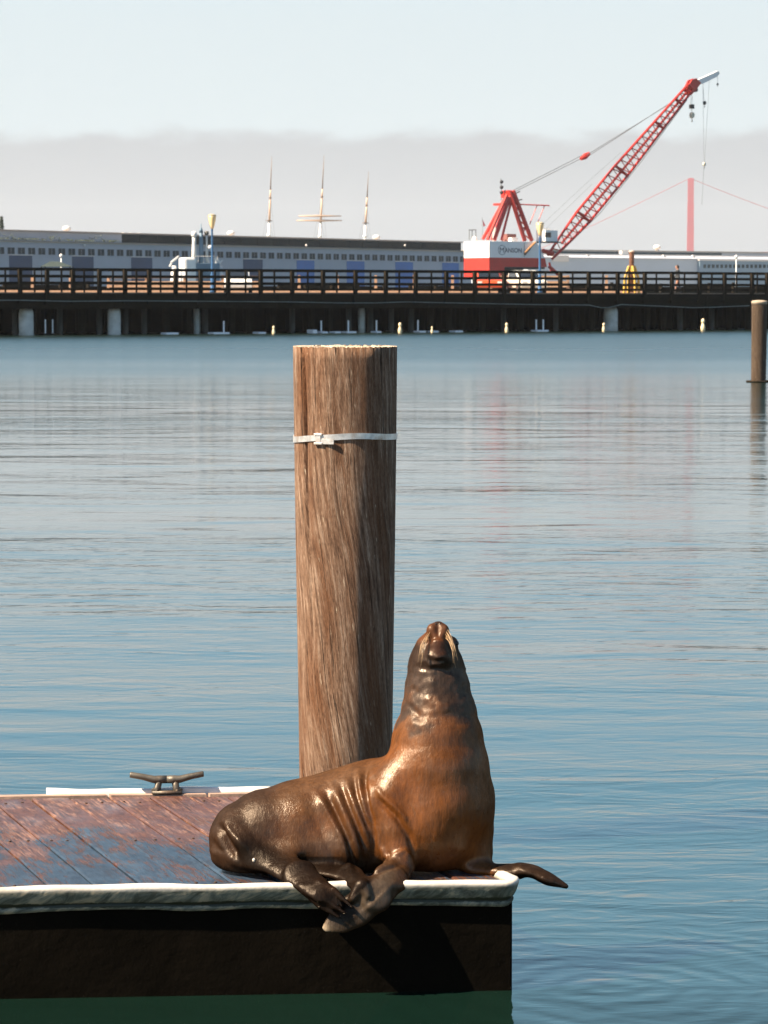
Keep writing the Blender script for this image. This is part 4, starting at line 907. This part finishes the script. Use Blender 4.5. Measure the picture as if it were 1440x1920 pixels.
for ua, ub in ((17, 60), (135, 175), (246, 285), (456, 492), (556, 589), (650, 683), (741, 774), (829, 860)):
    xa, xb = HF.hit(ua, 485).x, HF.hit(ub, 485).x; d_ = MB().box(xa, xb, -.08, -.003, .6, dz).build('roller_door', M['blue_door'] if ua > 500 else M['navy_door'], shed)
    MB().box(xa - .2, xb + .2, -.14, -.081, dz, dz + .18).build('lintel', M['trim'], d_)
for uu in (156, 572, 757): q = HF.hit(uu, 460); MB().lathe((q.x, -.35, q.z), [(.03, -.25), (.22, -.1), (.2, .15), (.03, .25)], 8).build('wall_lamp', M['vent'], shed, True)
def vent(fr, root, u, v, off, zbase, s_):
    q = fr.hit(u, v, off); MB().lathe((q.x, off, zbase), [(.35*s_, 0), (.35*s_, .45*s_), (.75*s_, .5*s_), (.85*s_, .9*s_), (.6*s_, 1.25*s_), (.1*s_, 1.35*s_)], 12).build('roof_vent', M['vent'], root, True)
for uu in (125, 433, 706): vent(HF, shed, uu, 430, 14, zr, 1.05)
for uu, ww in ((232, 5), (246, 8), (262, 4)): q = HF.hit(uu, 435, 10); MB().box(q.x, q.x + ww * .11, 10, 11, zr, zr + .3).build('roof_hatch', M['vent'], shed, bevel=.05)
# plants growing along the lower roof
rp = random.Random(5); mb = MB()
for i_ in range(900):
    uu = rp.uniform(-60, 226); q = HF.hit(uu, 446, 1.5); hgt = (.35 + .9 * max(0, math.sin(uu * .11) * math.sin(uu * .037 + 1))) ; z = ze + .25 + rp.random() * hgt; c = Vector((q.x + rp.uniform(-.3, .3), rp.uniform(.6, 2.6), z)); s_ = rp.uniform(.10, .22)
    d1 = Vector((rp.uniform(-1, 1), rp.uniform(-1, 1), rp.uniform(-1, 1))).normalized() * s_; d2 = d1.orthogonal().normalized() * s_ * .6
    mb.add([c - d1, c + d2, c + d1, c - d2], [(0, 1, 2, 3)])
tag(mb.build('roof_plants', plain('roof_plant_leaves', (.05, .065, .03), .8, .4, 2), shed), kind='stuff')
# second shed
H2 = Frame(at(1010, 559, 775), at(1440, 559, 822)); shed2 = H2.root('pier_shed'); tag(shed2, 'low pale grey shed with dark roof band right of the crane', 'shed')
a0, a1 = H2.hit(990, 500).x, H2.hit(1500, 500).x; zw = H2.hit(1060, 484).z; zl = H2.hit(1060, 477).z; zr2 = H2.hit(1060, 467).z
MB().box(a0, a1, 0, 40, .5, zw).build('wall', plain('pale_blue_grey_wall', (.40, .45, .50), .85, .05, .1), shed2)
MB().prism([(-.4, zw), (-.4, zw + .2), (3, zl), (3, zw)], 'x', a0, a1).build('lower_roof', M['shed_wall'], shed2); MB().box(a0, a1, 2.8, 3.4, zl - .05, zl + .28).build('eave_trim', M['trim'], shed2)
MB().box(a0, a1, 6, 30, zw, zr2 - .25).build('monitor_wall', M['shed_wall'], shed2)
xb = H2.hit(1353, 470, 6).x; nn = 14
for i_ in range(nn): w_ = (xb - a0) / nn; MB().box(a0 + i_ * w_ + .05, a0 + (i_ + 1) * w_ - .05, 5.9, 5.98, zl + .35, zr2 - .5).build('clerestory_pane', plain('grey_clerestory', (.04, .065, .08), .6, .2, .2, spec=.1) if i_ == 0 else bpy.data.materials['grey_clerestory'], shed2)
MB().box(a0, a1, 5.3, 31, zr2 - .22, zr2).build('upper_roof', M['shed_roof'], shed2); vent(H2, shed2, 1232, 465, 12, zr2, 1.3)
q = H2.hit(1168, 477, 5); MB().box(q.x - 1.2, q.x + 1.2, 4, 5.6, q.z - .6, q.z + 1.0).build('roof_box', M['vent'], shed2, bevel=.05)
q, q2 = H2.hit(1036, 490, -.3), H2.hit(1066, 479, -.3); MB().box(q.x, q2.x, -.5, -.002, q.z, q2.z).build('pale_wall_panel', M['trim'], shed2)
for uu in (1102, 1245, 1300): q = H2.hit(uu, 480, 1.5); MB().box(q.x - .4, q.x + .4, 1.2, 1.9, q.z - .8, q.z + .3).build('roof_fitting', M['trim'], shed2)
# blue annex against the second shed
blue = H2.root('blue_building'); tag(blue, 'low blue-grey annex with a dim window strip at the shed end', 'building')
b0, b1 = H2.hit(1312, 500, -1).x, H2.hit(1530, 500, -1).x; zbb = H2.hit(1350, 489, -1).z; M['blue_wall'] = plain('blue_grey_wall', (.17, .25, .32), .8, .06, .2)
MB().box(b0, b1, -1.0, -.01, .5, zbb).build('wall', M['blue_wall'], blue); MB().box(b0 - .3, b1, -1.3, -.45, zbb, zbb + .3).build('roof', M['trim'], blue)
for i_ in range(16):
    q, q2 = H2.hit(1318 + i_ * 8, 503, -1), H2.hit(1324 + i_ * 8, 495.5, -1); w_ = MB().box(q.x, q2.x, -1.06, -1.003, q.z, q2.z).build('window', M['blue_wall'], blue); MB().box(q.x + .08, q2.x - .08, -1.075, -1.061, q.z + .08, q2.z - .08).build('pane', M['shed_glass'], w_)
# quay under the sheds
qa, qb = at(-260, 559, 490), at(900, 559, 640)
mb = MB().prism([(-160, 470), (qb.x, 650), (60, 745), (190, 660), (260, 690), (260, 900), (-160, 900)], 'z', -1.5, 1.6)
tag(mb.build('quay', plain('quay_concrete', (.28, .27, .25), .9, .15, .2)), kind='structure')
# tall white lamps on the quay
def globe_lamp(u, vt, D, label):
    c = at(u, 540, D); zt_ = at(u, vt, D).z; s_ = D / F_PX; e = empty('globe_lamp', (c.x, c.y, 1.6)); tag(e, label, 'street lamp'); h = zt_ - 1.6
    MB().lathe((0, 0, 0), [(.22, 0), (.14, .6), (.10, h - 7*s_)], 8).build('post', M['white_paint'], e, True); MB().lathe((0, 0, h - 3.6*s_), [(.1, -3.4*s_), (2.6*s_, -2.4*s_), (3.4*s_, 0), (2.4*s_, 2.6*s_), (.1, 3.6*s_)], 12).build('globe', M['vent'], e, True)
globe_lamp(115, 476, 545, 'white globe lamp on a post before the shed between two blue doors'); globe_lamp(1380, 478, 686, 'white globe lamp on a post before the blue building')
# dark canopy
cc_ = at(105, 500, 535); e = empty('canopy', (cc_.x, cc_.y, 1.6)); tag(e, 'dark green low-pitched canopy before the shed wall', 'canopy'); s_ = 535 / F_PX; zc1, zc0 = at(105, 490, 535).z - 1.6, at(105, 500, 535).z - 1.6
MB().add([(-27*s_, -2, zc0), (30*s_, -2, zc0), (30*s_, 4, zc0), (-27*s_, 4, zc0), (-12*s_, 1, zc1), (4*s_, 1, zc1)], [(0, 1, 5, 4), (1, 2, 5), (2, 3, 4, 5), (3, 0, 4), (3, 2, 1, 0)]).build('roof', plain('dark_green_canvas', (.02, .035, .03), .8, .2), e)
for x_ in (-25*s_, 28*s_):
    for y_ in (-1.8, 3.8): MB().tube((x_, y_, 0), (x_, y_, zc0 - .005), .12, n=6).build('post', M['dark_timber'], e)
# tree behind the left end of the shed
tc_ = at(3, 420, 640); tree = empty('cypress_tree', (tc_.x, tc_.y, 1.6)); tag(tree, 'dark cypress tree showing over the end of the shed roof', 'tree'); zt_ = at(3, 406, 640).z - 1.6
MB().path([(0, 0, 0), (.2, 0, 6), (.1, 0, zt_ - 2)], [.45, .3, .08], 8).build('trunk', plain('bark', (.08, .055, .04), .9, .3), tree)
mb = MB()
for i_ in range(2600):
    h = rp.random() ** .8; w = rp.uniform(0, 6.28); rr = (1.5 * (1 - h) + .25) * (rp.random() ** .5) * (1 + .25 * math.sin(w * 3 + h * 9)); c = Vector((rr * math.cos(w), rr * math.sin(w), 4 + (zt_ - 4) * h)); s_ = rp.uniform(.10, .26)
    d1 = Vector((rp.uniform(-1, 1), rp.uniform(-1, 1), rp.uniform(-.3, 1))).normalized() * s_; d2 = d1.orthogonal().normalized() * s_ * .5; mb.add([c - d1, c + d2, c + d1, c - d2], [(0, 1, 2, 3)])
mb.build('crown', plain('cypress_leaf', (.035, .05, .028), .8, .4, 1.5), tree)

# ------------------------------------------------------------------ square-rigged ship behind the shed
SHF = Frame((at(600, 500, 850).x, at(600, 500, 850).y), ang=R(18)); ship = SHF.root('sailing_ship'); tag(ship, 'three-masted sailing ship with buff masts rising behind the shed', 'ship')
M['buff'] = plain('buff_mast_paint', (.55, .38, .26), .6, .1, .5); M['mast_white'] = plain('white_mast_paint', (.74, .72, .68), .6, .05, .5); M['mast_brown'] = plain('brown_topmast', (.20, .14, .10), .7, .15, .5); M['rigging'] = plain('rigging', (.10, .09, .08), .8, .1)
xa_, xb_ = SHF.hit(470, 520).x, SHF.hit(735, 520).x
MB().prism([(xa_ - 4, 0), (xa_ + 5, 4.5), (xb_ - 8, 5), (xb_, 3), (xb_, -3), (xb_ - 8, -5), (xa_ + 5, -4.5)], 'z', -2, 5.0).build('hull', plain('black_hull', (.02, .02, .022), .5, .2, .3), ship, bevel=.2)
s_ = 850 / F_PX; tops = []
for (ub, vb, ut, vt, vplat, vtop) in ((504, 445, 509.5, 293, 414, 368), (600, 447, 607.5, 291, 415, 366), (684, 447, 691, 322, 418, 382)):
    b_, t_ = SHF.hit(ub, vb), SHF.hit(ut, vt); d_ = (t_ - b_); f = lambda v: b_ + d_ * ((vb - v) / (vb - vt)); foot = b_ - d_ * ((b_.z - 5.0) / d_.z)
    m_ = MB().path([foot, f(vplat)], [.42, .36], 10).build('lower_mast', M['mast_white'], ship, True)
    MB().path([f(vplat), f(vtop)], [.34, .26], 8).build('topmast', M['buff'], m_, True); MB().path([f(vtop + 6), f(vtop - 12)], [.30, .22], 8).build('doubling', M['buff'], m_, True)
    MB().path([f(vtop - 12), f(vt)], [.2, .05], 8).build('topgallant_mast', M['mast_brown'], m_, True)
    q = f(vplat); MB().box(q.x - .8, q.x + .7, -.6, .6, q.z - .12, q.z + .12).build('top_platform', M['mast_brown'], m_); q = f(vtop + 3); MB().box(q.x - .35, q.x + .35, -.3, .3, q.z - .1, q.z + .1).build('crosstrees', M['mast_brown'], m_)
    q = f(vb - 4); MB().lathe((q.x, q.y, q.z), [(.5, -.4), (.62, -.2), (.62, .2), (.5, .4)], 10).build('mast_band', M['mast_white'], m_, True); tops.append((f, foot))
    for sx in (-1, 1):
        for vv, wd in ((vplat, 4.2), (vtop, 3.0)): p0 = f(vv); MB().tube(p0, (foot.x + sx * wd, -4 * sx, 5.0), .025, n=4).build('shroud', M['rigging'], m_)
for v, ua, ub in ((405, 560, 640), (413.5, 556, 641)):
    a_, b_ = SHF.hit(ua, v, -1.0), SHF.hit(ub, v, -1.0); m_ = (a_ + b_) / 2; MB().path([a_, m_, b_], [.14, .30, .14], 8).build('yard', M['buff'], ship, True)

# ------------------------------------------------------------------ red bridge far away
BD = 5600; BR = Frame(at(1294, 500, BD), ang=R(-4.5)); br = BR.root('suspension_bridge'); tag(br, 'distant hazy red suspension bridge tower with its cables', 'bridge'); M['bridge'] = plain('bridge_red', (.36, .014, .028), .7, .1, .02)
hb = lambda u, v, off=0.0: BR.hit(u, v, off)
zt_ = hb(1294, 335).z; zd = hb(1294, 472).z
for off in (-14, 14):
    t_ = MB()
    for z0, z1, w in ((-4, zd, 13.5), (zd, zd + 50, 12.5), (zd + 50, zd + 95, 11.8), (zd + 95, zt_, 11)): t_.box(-w/2, w/2, off - 4, off + 4, z0, z1)
    t_.build('tower_leg', M['bridge'], br)
    cab = []
    for u, v in ((900, 508), (960, 487), (1020, 463), (1080, 437), (1140, 409), (1200, 380), (1250, 355.5), (1294, 334)): cab.append(hb(u, v, off))
    MB().path(cab, .62, 6).build('main_cable', M['bridge'], br)
    MB().path([hb(u, v, off) for u, v in ((1294, 334), (1340, 353), (1390, 372.5), (1440, 391), (1500, 411), (1580, 434))], .62, 6).build('main_cable', M['bridge'], br)
for z in (zd - 12, zd + 30, zd + 62, zd + 94, zt_ - 6): MB().box(-3, 3, -10, 10, z, z + 7).build('portal_strut', M['bridge'], br)
xa_, xb_ = hb(880, 472).x, hb(1600, 472).x
MB().box(xa_, xb_, -14, 14, zd - 7, zd - .5).build('deck', M['bridge'], br)
for xx in np.arange(xa_ + 10, xb_, 130): MB().box(xx, xx + 8, -9, 9, -4, zd - 7).build('deck_pier', M['bridge'], br)

# ------------------------------------------------------------------ floating crane
CF = Frame(at(917, 559, 450), ang=R(35)); crane = CF.root('floating_crane'); tag(crane, 'red and white lattice-boom crane on a barge behind the boardwalk', 'crane')
M['red'] = plain('crane_red', (.50, .028, .016), .45, .12, .6); M['crane_white'] = plain('crane_white', (.80, .79, .77), .5, .04, .5, dirt=(.72, .70, .66)); M['black'] = plain('black_steel', (.02, .02, .022), .6, .2, 2); M['cable'] = plain('steel_cable', (.16, .18, .18), .5, .1); M['cream_block'] = plain('cream_block', (.68, .60, .45), .5, .1, 1)
def ch(u, v, off=0.0): return CF.hit(u, v, off)
Wd = 6.6                                                     # house width (local y)
z_top, z_mid, z_low, z_cw = ch(917, 452).z, ch(917, 483).z, ch(917, 500).z, ch(917, 513).z
xl = ch(1004, 470).x; xr_t, xr_b = ch(1006, 452).x, ch(1022, 483).x
# barge
MB().box(-14, 30, -5, 12, -1.2, 2.6).build('barge_hull', plain('barge_steel', (.06, .05, .045), .7, .25, .4), crane, bevel=.15)
MB().lathe((5.5, Wd/2, 0), [(3.4, 2.6), (3.4, 4.4), (3.0, 4.4), (3.0, z_low - .3)], 24).build('turntable', M['black'], crane)
MB().box(.05, xl + 2, .15, Wd - .15, z_low - .32, z_low - .02).build('underframe', M['black'], crane)
MB().box(0, 3.0, 0, Wd, z_cw - .5, z_mid - .002).build('counterweight', M['red'], crane, bevel=.04)
MB().prism([(3.005, z_low), (xr_b + .4, z_low), (xr_b, z_mid - .002), (3.005, z_mid - .002)], 'y', .02, Wd - .02).build('house_skirt', M['red'], crane)
hs = MB().prism([(0, z_mid), (xr_b, z_mid), (xr_t, z_top), (0, z_top)], 'y', 0, Wd).build('house', M['crane_white'], crane, bevel=.03)
for uu in (983,): q = ch(uu, 470); MB().box(q.x - .03, q.x + .03, -.03, -.002, z_mid + .1, z_top - .1).build('door_seam', M['black'], hs)
# painted lettering on the house side
def text(s_, size, x, z, bold=0.0):
    cv = bpy.data.curves.new('lettering', 'FONT'); cv.body = s_; cv.size = size; cv.extrude = .004; cv.offset = bold; cv.align_x = 'LEFT'
    ob = bpy.data.objects.new('tmp', cv); COL.objects.link(ob); dg = bpy.context.evaluated_depsgraph_get(); me = bpy.data.meshes.new_from_object(ob.evaluated_get(dg)); bpy.data.objects.remove(ob)
    me.materials.clear(); me.materials.append(bpy.data.materials.get('letter_grey') or plain('letter_grey', (.05, .04, .06), .6, .1))
    o = put('lettering', me, hs, (x, -.012, z)); o.rotation_euler = (R(90), 0, 0); return o
q = ch(934, 474.5); q2 = ch(967, 463); th_ = q2.z - q.z
text('M', th_ * 1.25, q.x + .25, q.z + .05, .0); text('ANSON', th_ * .98, q.x + .25 + th_ * 1.05, q.z + .12, .014)
rg = MB(); n = 28; cx_, cz_ = q.x + .25 + th_ * .52, q.z + .05 + th_ * .44; 
pr = [(th_ * .78 * math.cos(2*math.pi*i_/n), th_ * .78 * math.sin(2*math.pi*i_/n)) for i_ in range(n)]; vs = []; fs = []
for i_, (a_, b_) in enumerate(pr): vs += [(cx_ + a_, -.012, cz_ + b_), (cx_ + a_ * .90, -.012, cz_ + b_ * .90), (cx_ + a_, -.003, cz_ + b_), (cx_ + a_ * .90, -.003, cz_ + b_ * .90)]
for i_ in range(n):
    a_, b_ = i_ * 4, ((i_ + 1) % n) * 4; fs += [(a_, b_, b_ + 1, a_ + 1), (a_ + 2, a_ + 3, b_ + 3, b_ + 2), (a_, a_ + 2, b_ + 2, b_), (a_ + 1, b_ + 1, b_ + 3, a_ + 3)]
rg.add(vs, fs).build('emblem_ring', bpy.data.materials['letter_grey'], hs)
# roof rail and fittings
def tb(name, mat, u0, v0, u1, v1, r, off0=1.5, off1=None, par=None, n=8):
    return MB().tube(ch(u0, v0, off0), ch(u1, v1, off0 if off1 is None else off1), r, n=n).build(name, mat, par or crane)
for uu in (880, 885, 892): tb('roof_rail_post', M['cable'], uu, 450, uu, 431, .07, 6)
tb('roof_rail', M['cable'], 879, 431, 893, 431, .07, 6)
q = ch(890, 446, 5.2); MB().lathe((q.x, 5.2, z_top), [(.4, 0), (.42, .4), (.3, .75), (.05, .85)], 12).build('roof_vent', M['vent'], crane, True)
q = ch(964, 447, 2.0); MB().box(q.x - .8, q.x + .4, 1.6, 2.6, z_top, z_top + .65).build('roof_tank', M['vent'], crane, bevel=.15)
q = ch(955, 440, 4); MB().box(q.x - .9, q.x + .9, 3.4, 4.8, z_top, z_top + 1.25).build('winch_box', plain('maroon', (.20, .08, .07), .7), crane)
q = ch(927, 440, 4.2); MB().lathe((q.x, 4.2, z_top), [(.3, 0), (.3, 1.8), (.34, 1.85), (.2, 2.3)], 10).build('exhaust_stack', M['vent'], crane, True)
fp = tb('flag_pole', M['cable'], 905, 450, 904, 408, .035, 5); a_ = ch(905, 412, 5); MB().prism([(a_.x, a_.z), (a_.x + .55, a_.z - .9), (a_.x + .15, a_.z - 1.1)], 'y', 4.99, 5.01).build('flag', plain('flag_red', (.45, .08, .1), .8), fp)
# A-frame gantry
pk = (958, 358)
for off in (1.0, 5.6):
    ip = 2.2 if off < 3 else 4.4
    tb('gantry_back_leg', M['red'], 914 if off < 3 else 905, 449, 950, 366, .28, off, ip); tb('gantry_back_leg', M['red'], 927 if off < 3 else 922, 450, 957, 366, .30, off, ip)
    tb('gantry_back_leg', M['red'], 940, 450, 960, 372, .20, off, ip)
    for du in (0, 13): tb('gantry_front_leg', M['red'], 984 + du * 1.0, 451, 955 + du * .55, 358, .34, off, ip)
    for i_ in range(7):
        t0 = i_ / 7; t1 = (i_ + 1) / 7; oa = off + (ip - off) * t0; ob_ = off + (ip - off) * t1
        L_ = lambda t, du: (984 + du + (955 + du * .55 - 984 - du) * t, 451 + (358 - 451) * t)
        (ua, va), (ub, vb) = L_(t0, 0 if i_ % 2 else 13), L_(t1, 13 if i_ % 2 else 0); tb('gantry_lacing', M['red'], ua, va, ub, vb, .11, oa, ob_, n=5)
    for t0 in (.25, .5, .75): (ua, va), (ub, vb) = L_(t0, 0), L_(t0, 13); tb('gantry_lacing', M['red'], ua, va, ub, vb, .16, off + (ip - off) * t0, n=5)
q = ch(959, 360, 2.0); MB().box(q.x - .5, q.x + .5, 2.4, 4.2, q.z - .9, q.z + .3).build('gantry_head', M['red'], crane, bevel=.15)
MB().box(q.x - 1.7, q.x + .2, 2.0, 4.5, q.z - 2.1, q.z - 1.75).build('gantry_platform', M['red'], crane)
sg = tb('signal_mast', M['cable'], 940, 376, 939, 334, .045, 3.2)
for v in (341, 351, 361): q = ch(940.5, v, 3.2); MB().lathe((q.x, 3.2, q.z), [(.05, -.3), (.28, -.15), (.28, .15), (.05, .3)], 10).build('signal_ball', M['black'], sg, True)
tb('ladder_arm', M['red'], 970, 383, 1030, 385.5, .10, 3.0); tb('ladder_strut', M['red'], 1007, 385, 993, 421, .07, 3.0); tb('ladder_strut', M['red'], 1021, 386, 1007, 420, .07, 3.0)
tb('walk_bracket', M['black'], 968, 362, 975, 359, .08, 3.0); tb('walk_bracket', M['black'], 968, 376, 979, 374, .08, 3.0)
# operator cab
a_, b_ = ch(1011, 453, 1.2), ch(1034, 432, 1.2); cab_ = MB().box(a_.x, b_.x, -.4, 2.0, a_.z, b_.z).build('operator_cab', M['crane_white'], crane, bevel=.06)
q, q2 = ch(1022, 445, -.4), ch(1033, 436, -.4); MB().box(q.x, q2.x, -.43, -.402, q.z, q2.z).build('cab_window', M['car_glass'], cab_)
MB().box(a_.x - .3, b_.x + .3, -.8, 2.4, a_.z - .2, a_.z - .01).build('cab_platform', M['black'], crane); q = ch(1020, 430, .6); MB().box(q.x - .5, q.x + .9, .1, 1.2, b_.z, b_.z + .25).build('cab_light', M['vent'], cab_)
tb('cab_bracket', plain('orange_steel', (.45, .22, .08), .6), 984, 474, 1004, 454, .16, -.3); tb('cab_bracket', M['black'], 984, 477, 994, 465, .18, -.32)
# boom: four chords with lacing, in sections
foot, tip = (1031, 482), (1299, 158)
bx_, by_ = tip[0] - foot[0], tip[1] - foot[1]; bl_ = math.hypot(bx_, by_); nxp, nyp = -by_ / bl_, bx_ / bl_     # pixel normal, to the lower right
def half(t): return 5.5 + 9.5 * min(1, t / .22) - 0.0 if t < .22 else (15.0 if t < .50 else 15.0 - 8.5 * (t - .50) / .50)
def bp(t, side, lay):
    h = half(t); off = 3.3 + lay * (.55 + .75 * min(1, t / .2) - .6 * max(0, (t - .55) / .45)); u = foot[0] + bx_ * t + nxp * h * side; v = foot[1] + by_ * t - 0 + (bx_ / bl_) * h * side
    return ch(u, v, off)
secs = [0, .235, .50, .765, .90, .985]
for si in range(len(secs) - 1):
    t0, t1 = secs[si], secs[si + 1]; sec = empty('boom_section', (0, 0, 0)); sec.parent = crane
    for lay in (-1, 1):
        for sd_ in (-1, 1):
            ts = np.linspace(t0, t1, 4); MB().path([bp(t, sd_, lay) for t in ts], .21, 6).build('chord', M['red'], sec)
    nl = max(2, int(round((t1 - t0) * 56)))
    lac = MB()
    for i_ in range(nl):
        ta, tb_ = t0 + (t1 - t0) * i_ / nl, t0 + (t1 - t0) * (i_ + 1) / nl; f_ = 1 if i_ % 2 else -1
        for lay in (-1, 1): MB().tube(bp(ta, f_, lay), bp(tb_, -f_, lay), .085, n=4).build('lacing', M['red'], sec)
        for sd_ in (-1, 1): MB().tube(bp(ta, sd_, f_), bp(tb_, sd_, -f_), .085, n=4).build('lacing', M['red'], sec)
    for lay in (-1, 1): MB().tube(bp(t1, -1, lay), bp(t1, 1, lay), .24, n=6).build('collar', M['red'], sec)
    for sd_ in (-1, 1): MB().tube(bp(t1, sd_, -1), bp(t1, sd_, 1), .24, n=6).build('collar', M['red'], sec)
MB().path([bp(t, 1.35, 0) for t in (.03, .3, .6, .93)], .05, 5).build('hoist_rope', M['cable'], crane)
MB().path([bp(t, .05, 0) for t in (.08, .3, .6, .95)], .22, 5).build('boom_walkway', plain('dark_red', (.30, .03, .025), .6), crane)
for lay in (-1, 1): MB().tube(ch(1018, 470, 3.3 + lay), bp(.02, 0, lay * .8), .35, n=8).build('boom_foot_lug', M['red'], crane)
tb('boom_prop', M['red'], 1030, 500, 1046, 514, .3, 1.0); tb('boom_prop', M['red'], 1030, 492, 1034, 510, .18, 5.0)
# boom head and white jib
h0 = bp(.985, 0, 0); hd = MB()
for lay in (-.4, .4): hd.prism([(p.x, p.z) for p in (ch(1284, 168, 3.3), ch(1293, 150, 3.3), ch(1302, 147, 3.3), ch(1311, 156, 3.3), ch(1300, 171, 3.3), ch(1292, 179, 3.3))], 'y', 3.3 + lay - .12, 3.3 + lay + .12)
hd.build('boom_head', M['red'], crane); q = ch(1301, 154, 3.3); MB().prism([(q.x + .5 * math.cos(w), q.z + .5 * math.sin(w)) for w in np.linspace(0, 6.28, 17)[:-1]], 'y', 3.0, 3.6).build('sheave', M['red'], crane); q = ch(1303, 168, 3.3)
MB().prism([(q.x + .42 * math.cos(w), q.z + .42 * math.sin(w)) for w in np.linspace(0, 6.28, 17)[:-1]], 'y', 3.0, 3.6).build('sheave', plain('dark_sheave', (.12, .03, .03), .6), crane)
jb = MB()
for lay in (-.3, .3): jb.prism([(p.x, p.z) for p in (ch(1306, 150, 3.3), ch(1344, 133, 3.3), ch(1347, 138, 3.3), ch(1342, 144, 3.3), ch(1314, 158, 3.3))], 'y', 3.3 + lay - .06, 3.3 + lay + .06)
jb.prism([(p.x, p.z) for p in (ch(1308, 149.5, 3.3), ch(1344, 133.3, 3.3), ch(1344.5, 135, 3.3), ch(1308, 151.5, 3.3))], 'y', 3.06, 3.54).build('jib', M['crane_white'], crane)
# hooks and ropes
def rope(pts, r, name='hoist_rope', off=3.3): return MB().path([ch(u, v, off) for u, v in pts], r, 5).build(name, M['cable'], crane)
for du in (-1.2, 1.2): rope([(1297 + du, 178), (1296 + du, 196)], .035)
def block(u, v, r, mat, name='hook_block'):
    q = ch(u, v, 3.3); b_ = MB().prism([(q.x + r * .85 * math.cos(w), q.z + r * 1.1 * math.sin(w)) for w in np.linspace(0, 6.28, 15)[:-1]], 'y', 3.3 - r * .6, 3.3 + r * .6).build(name, mat, crane, bevel=.04)
    MB().path([(q.x, 3.3, q.z - r), (q.x + .02, 3.3, q.z - r * 1.7), (q.x + .25 * r, 3.3, q.z - r * 2.1), (q.x + .05, 3.3, q.z - r * 2.4), (q.x - .3 * r, 3.3, q.z - r * 2.1)], r * .16, 6).build('hook', mat, b_)
q = ch(1297, 198, 3.3); MB().box(q.x - .35, q.x + .35, 3.0, 3.6, q.z - .5, q.z + .2).build('upper_block', M['black'], crane, bevel=.06); rope([(1297, 198), (1297, 214)], .05); block(1297.5, 216, .45, M['cream_block'])
rope([(1318, 158), (1320, 190)], .03); block(1321, 193, .30, M['black']); rope([(1330, 150), (1321, 305)], .022); rope([(1318, 165), (1320, 305)], .022); block(1320.5, 308, .28, M['cream_block']); rope([(1320, 310), (1316, 384)], .03); rope([(1345, 138), (1345.5, 157)], .03); block(1345.5, 158, .18, M['black'])
for off in (2.6, 4.0):
    rope([(962, 357 if off < 3 else 361), (1092, 291 if off < 3 else 296)], .055, 'pendant_cable', off); rope([(1101, 290 if off < 3 else 294), (1262 if off < 3 else 1272, 191 if off < 3 else 183)], .055, 'pendant_cable', off)
a_ = ch(1089, 298, 3.3); b_ = ch(1105, 288, 3.3); MB().path([a_, (a_ + b_) / 2, b_], [.28, .5, .3], 8).build('pendant_block', M['red'], crane)
rope([(1005, 432), (1090, 352), (1165, 285)], .02, 'stay_rope', 2.0); rope([(1012, 440), (1110, 345)], .02, 'stay_rope', 4.0)

# ------------------------------------------------------------------ haze over the water
k = bpy.data.materials.new('haze_air'); k.use_nodes = True; t = k.node_tree; t.nodes.clear(); o_ = t.nodes.new('ShaderNodeOutputMaterial'); v_ = t.nodes.new('ShaderNodeVolumePrincipled')
v_.inputs['Color'].default_value = (.88, .94, 1.0, 1); v_.inputs['Density'].default_value = HAZE; v_.inputs['Anisotropy'].default_value = 0.1; t.links.new(v_.outputs[0], o_.inputs['Volume'])
hz_o = MB().box(-3600, 3600, -500, 8300, -3.0, 262).build('haze', k); tag(hz_o, kind='stuff')
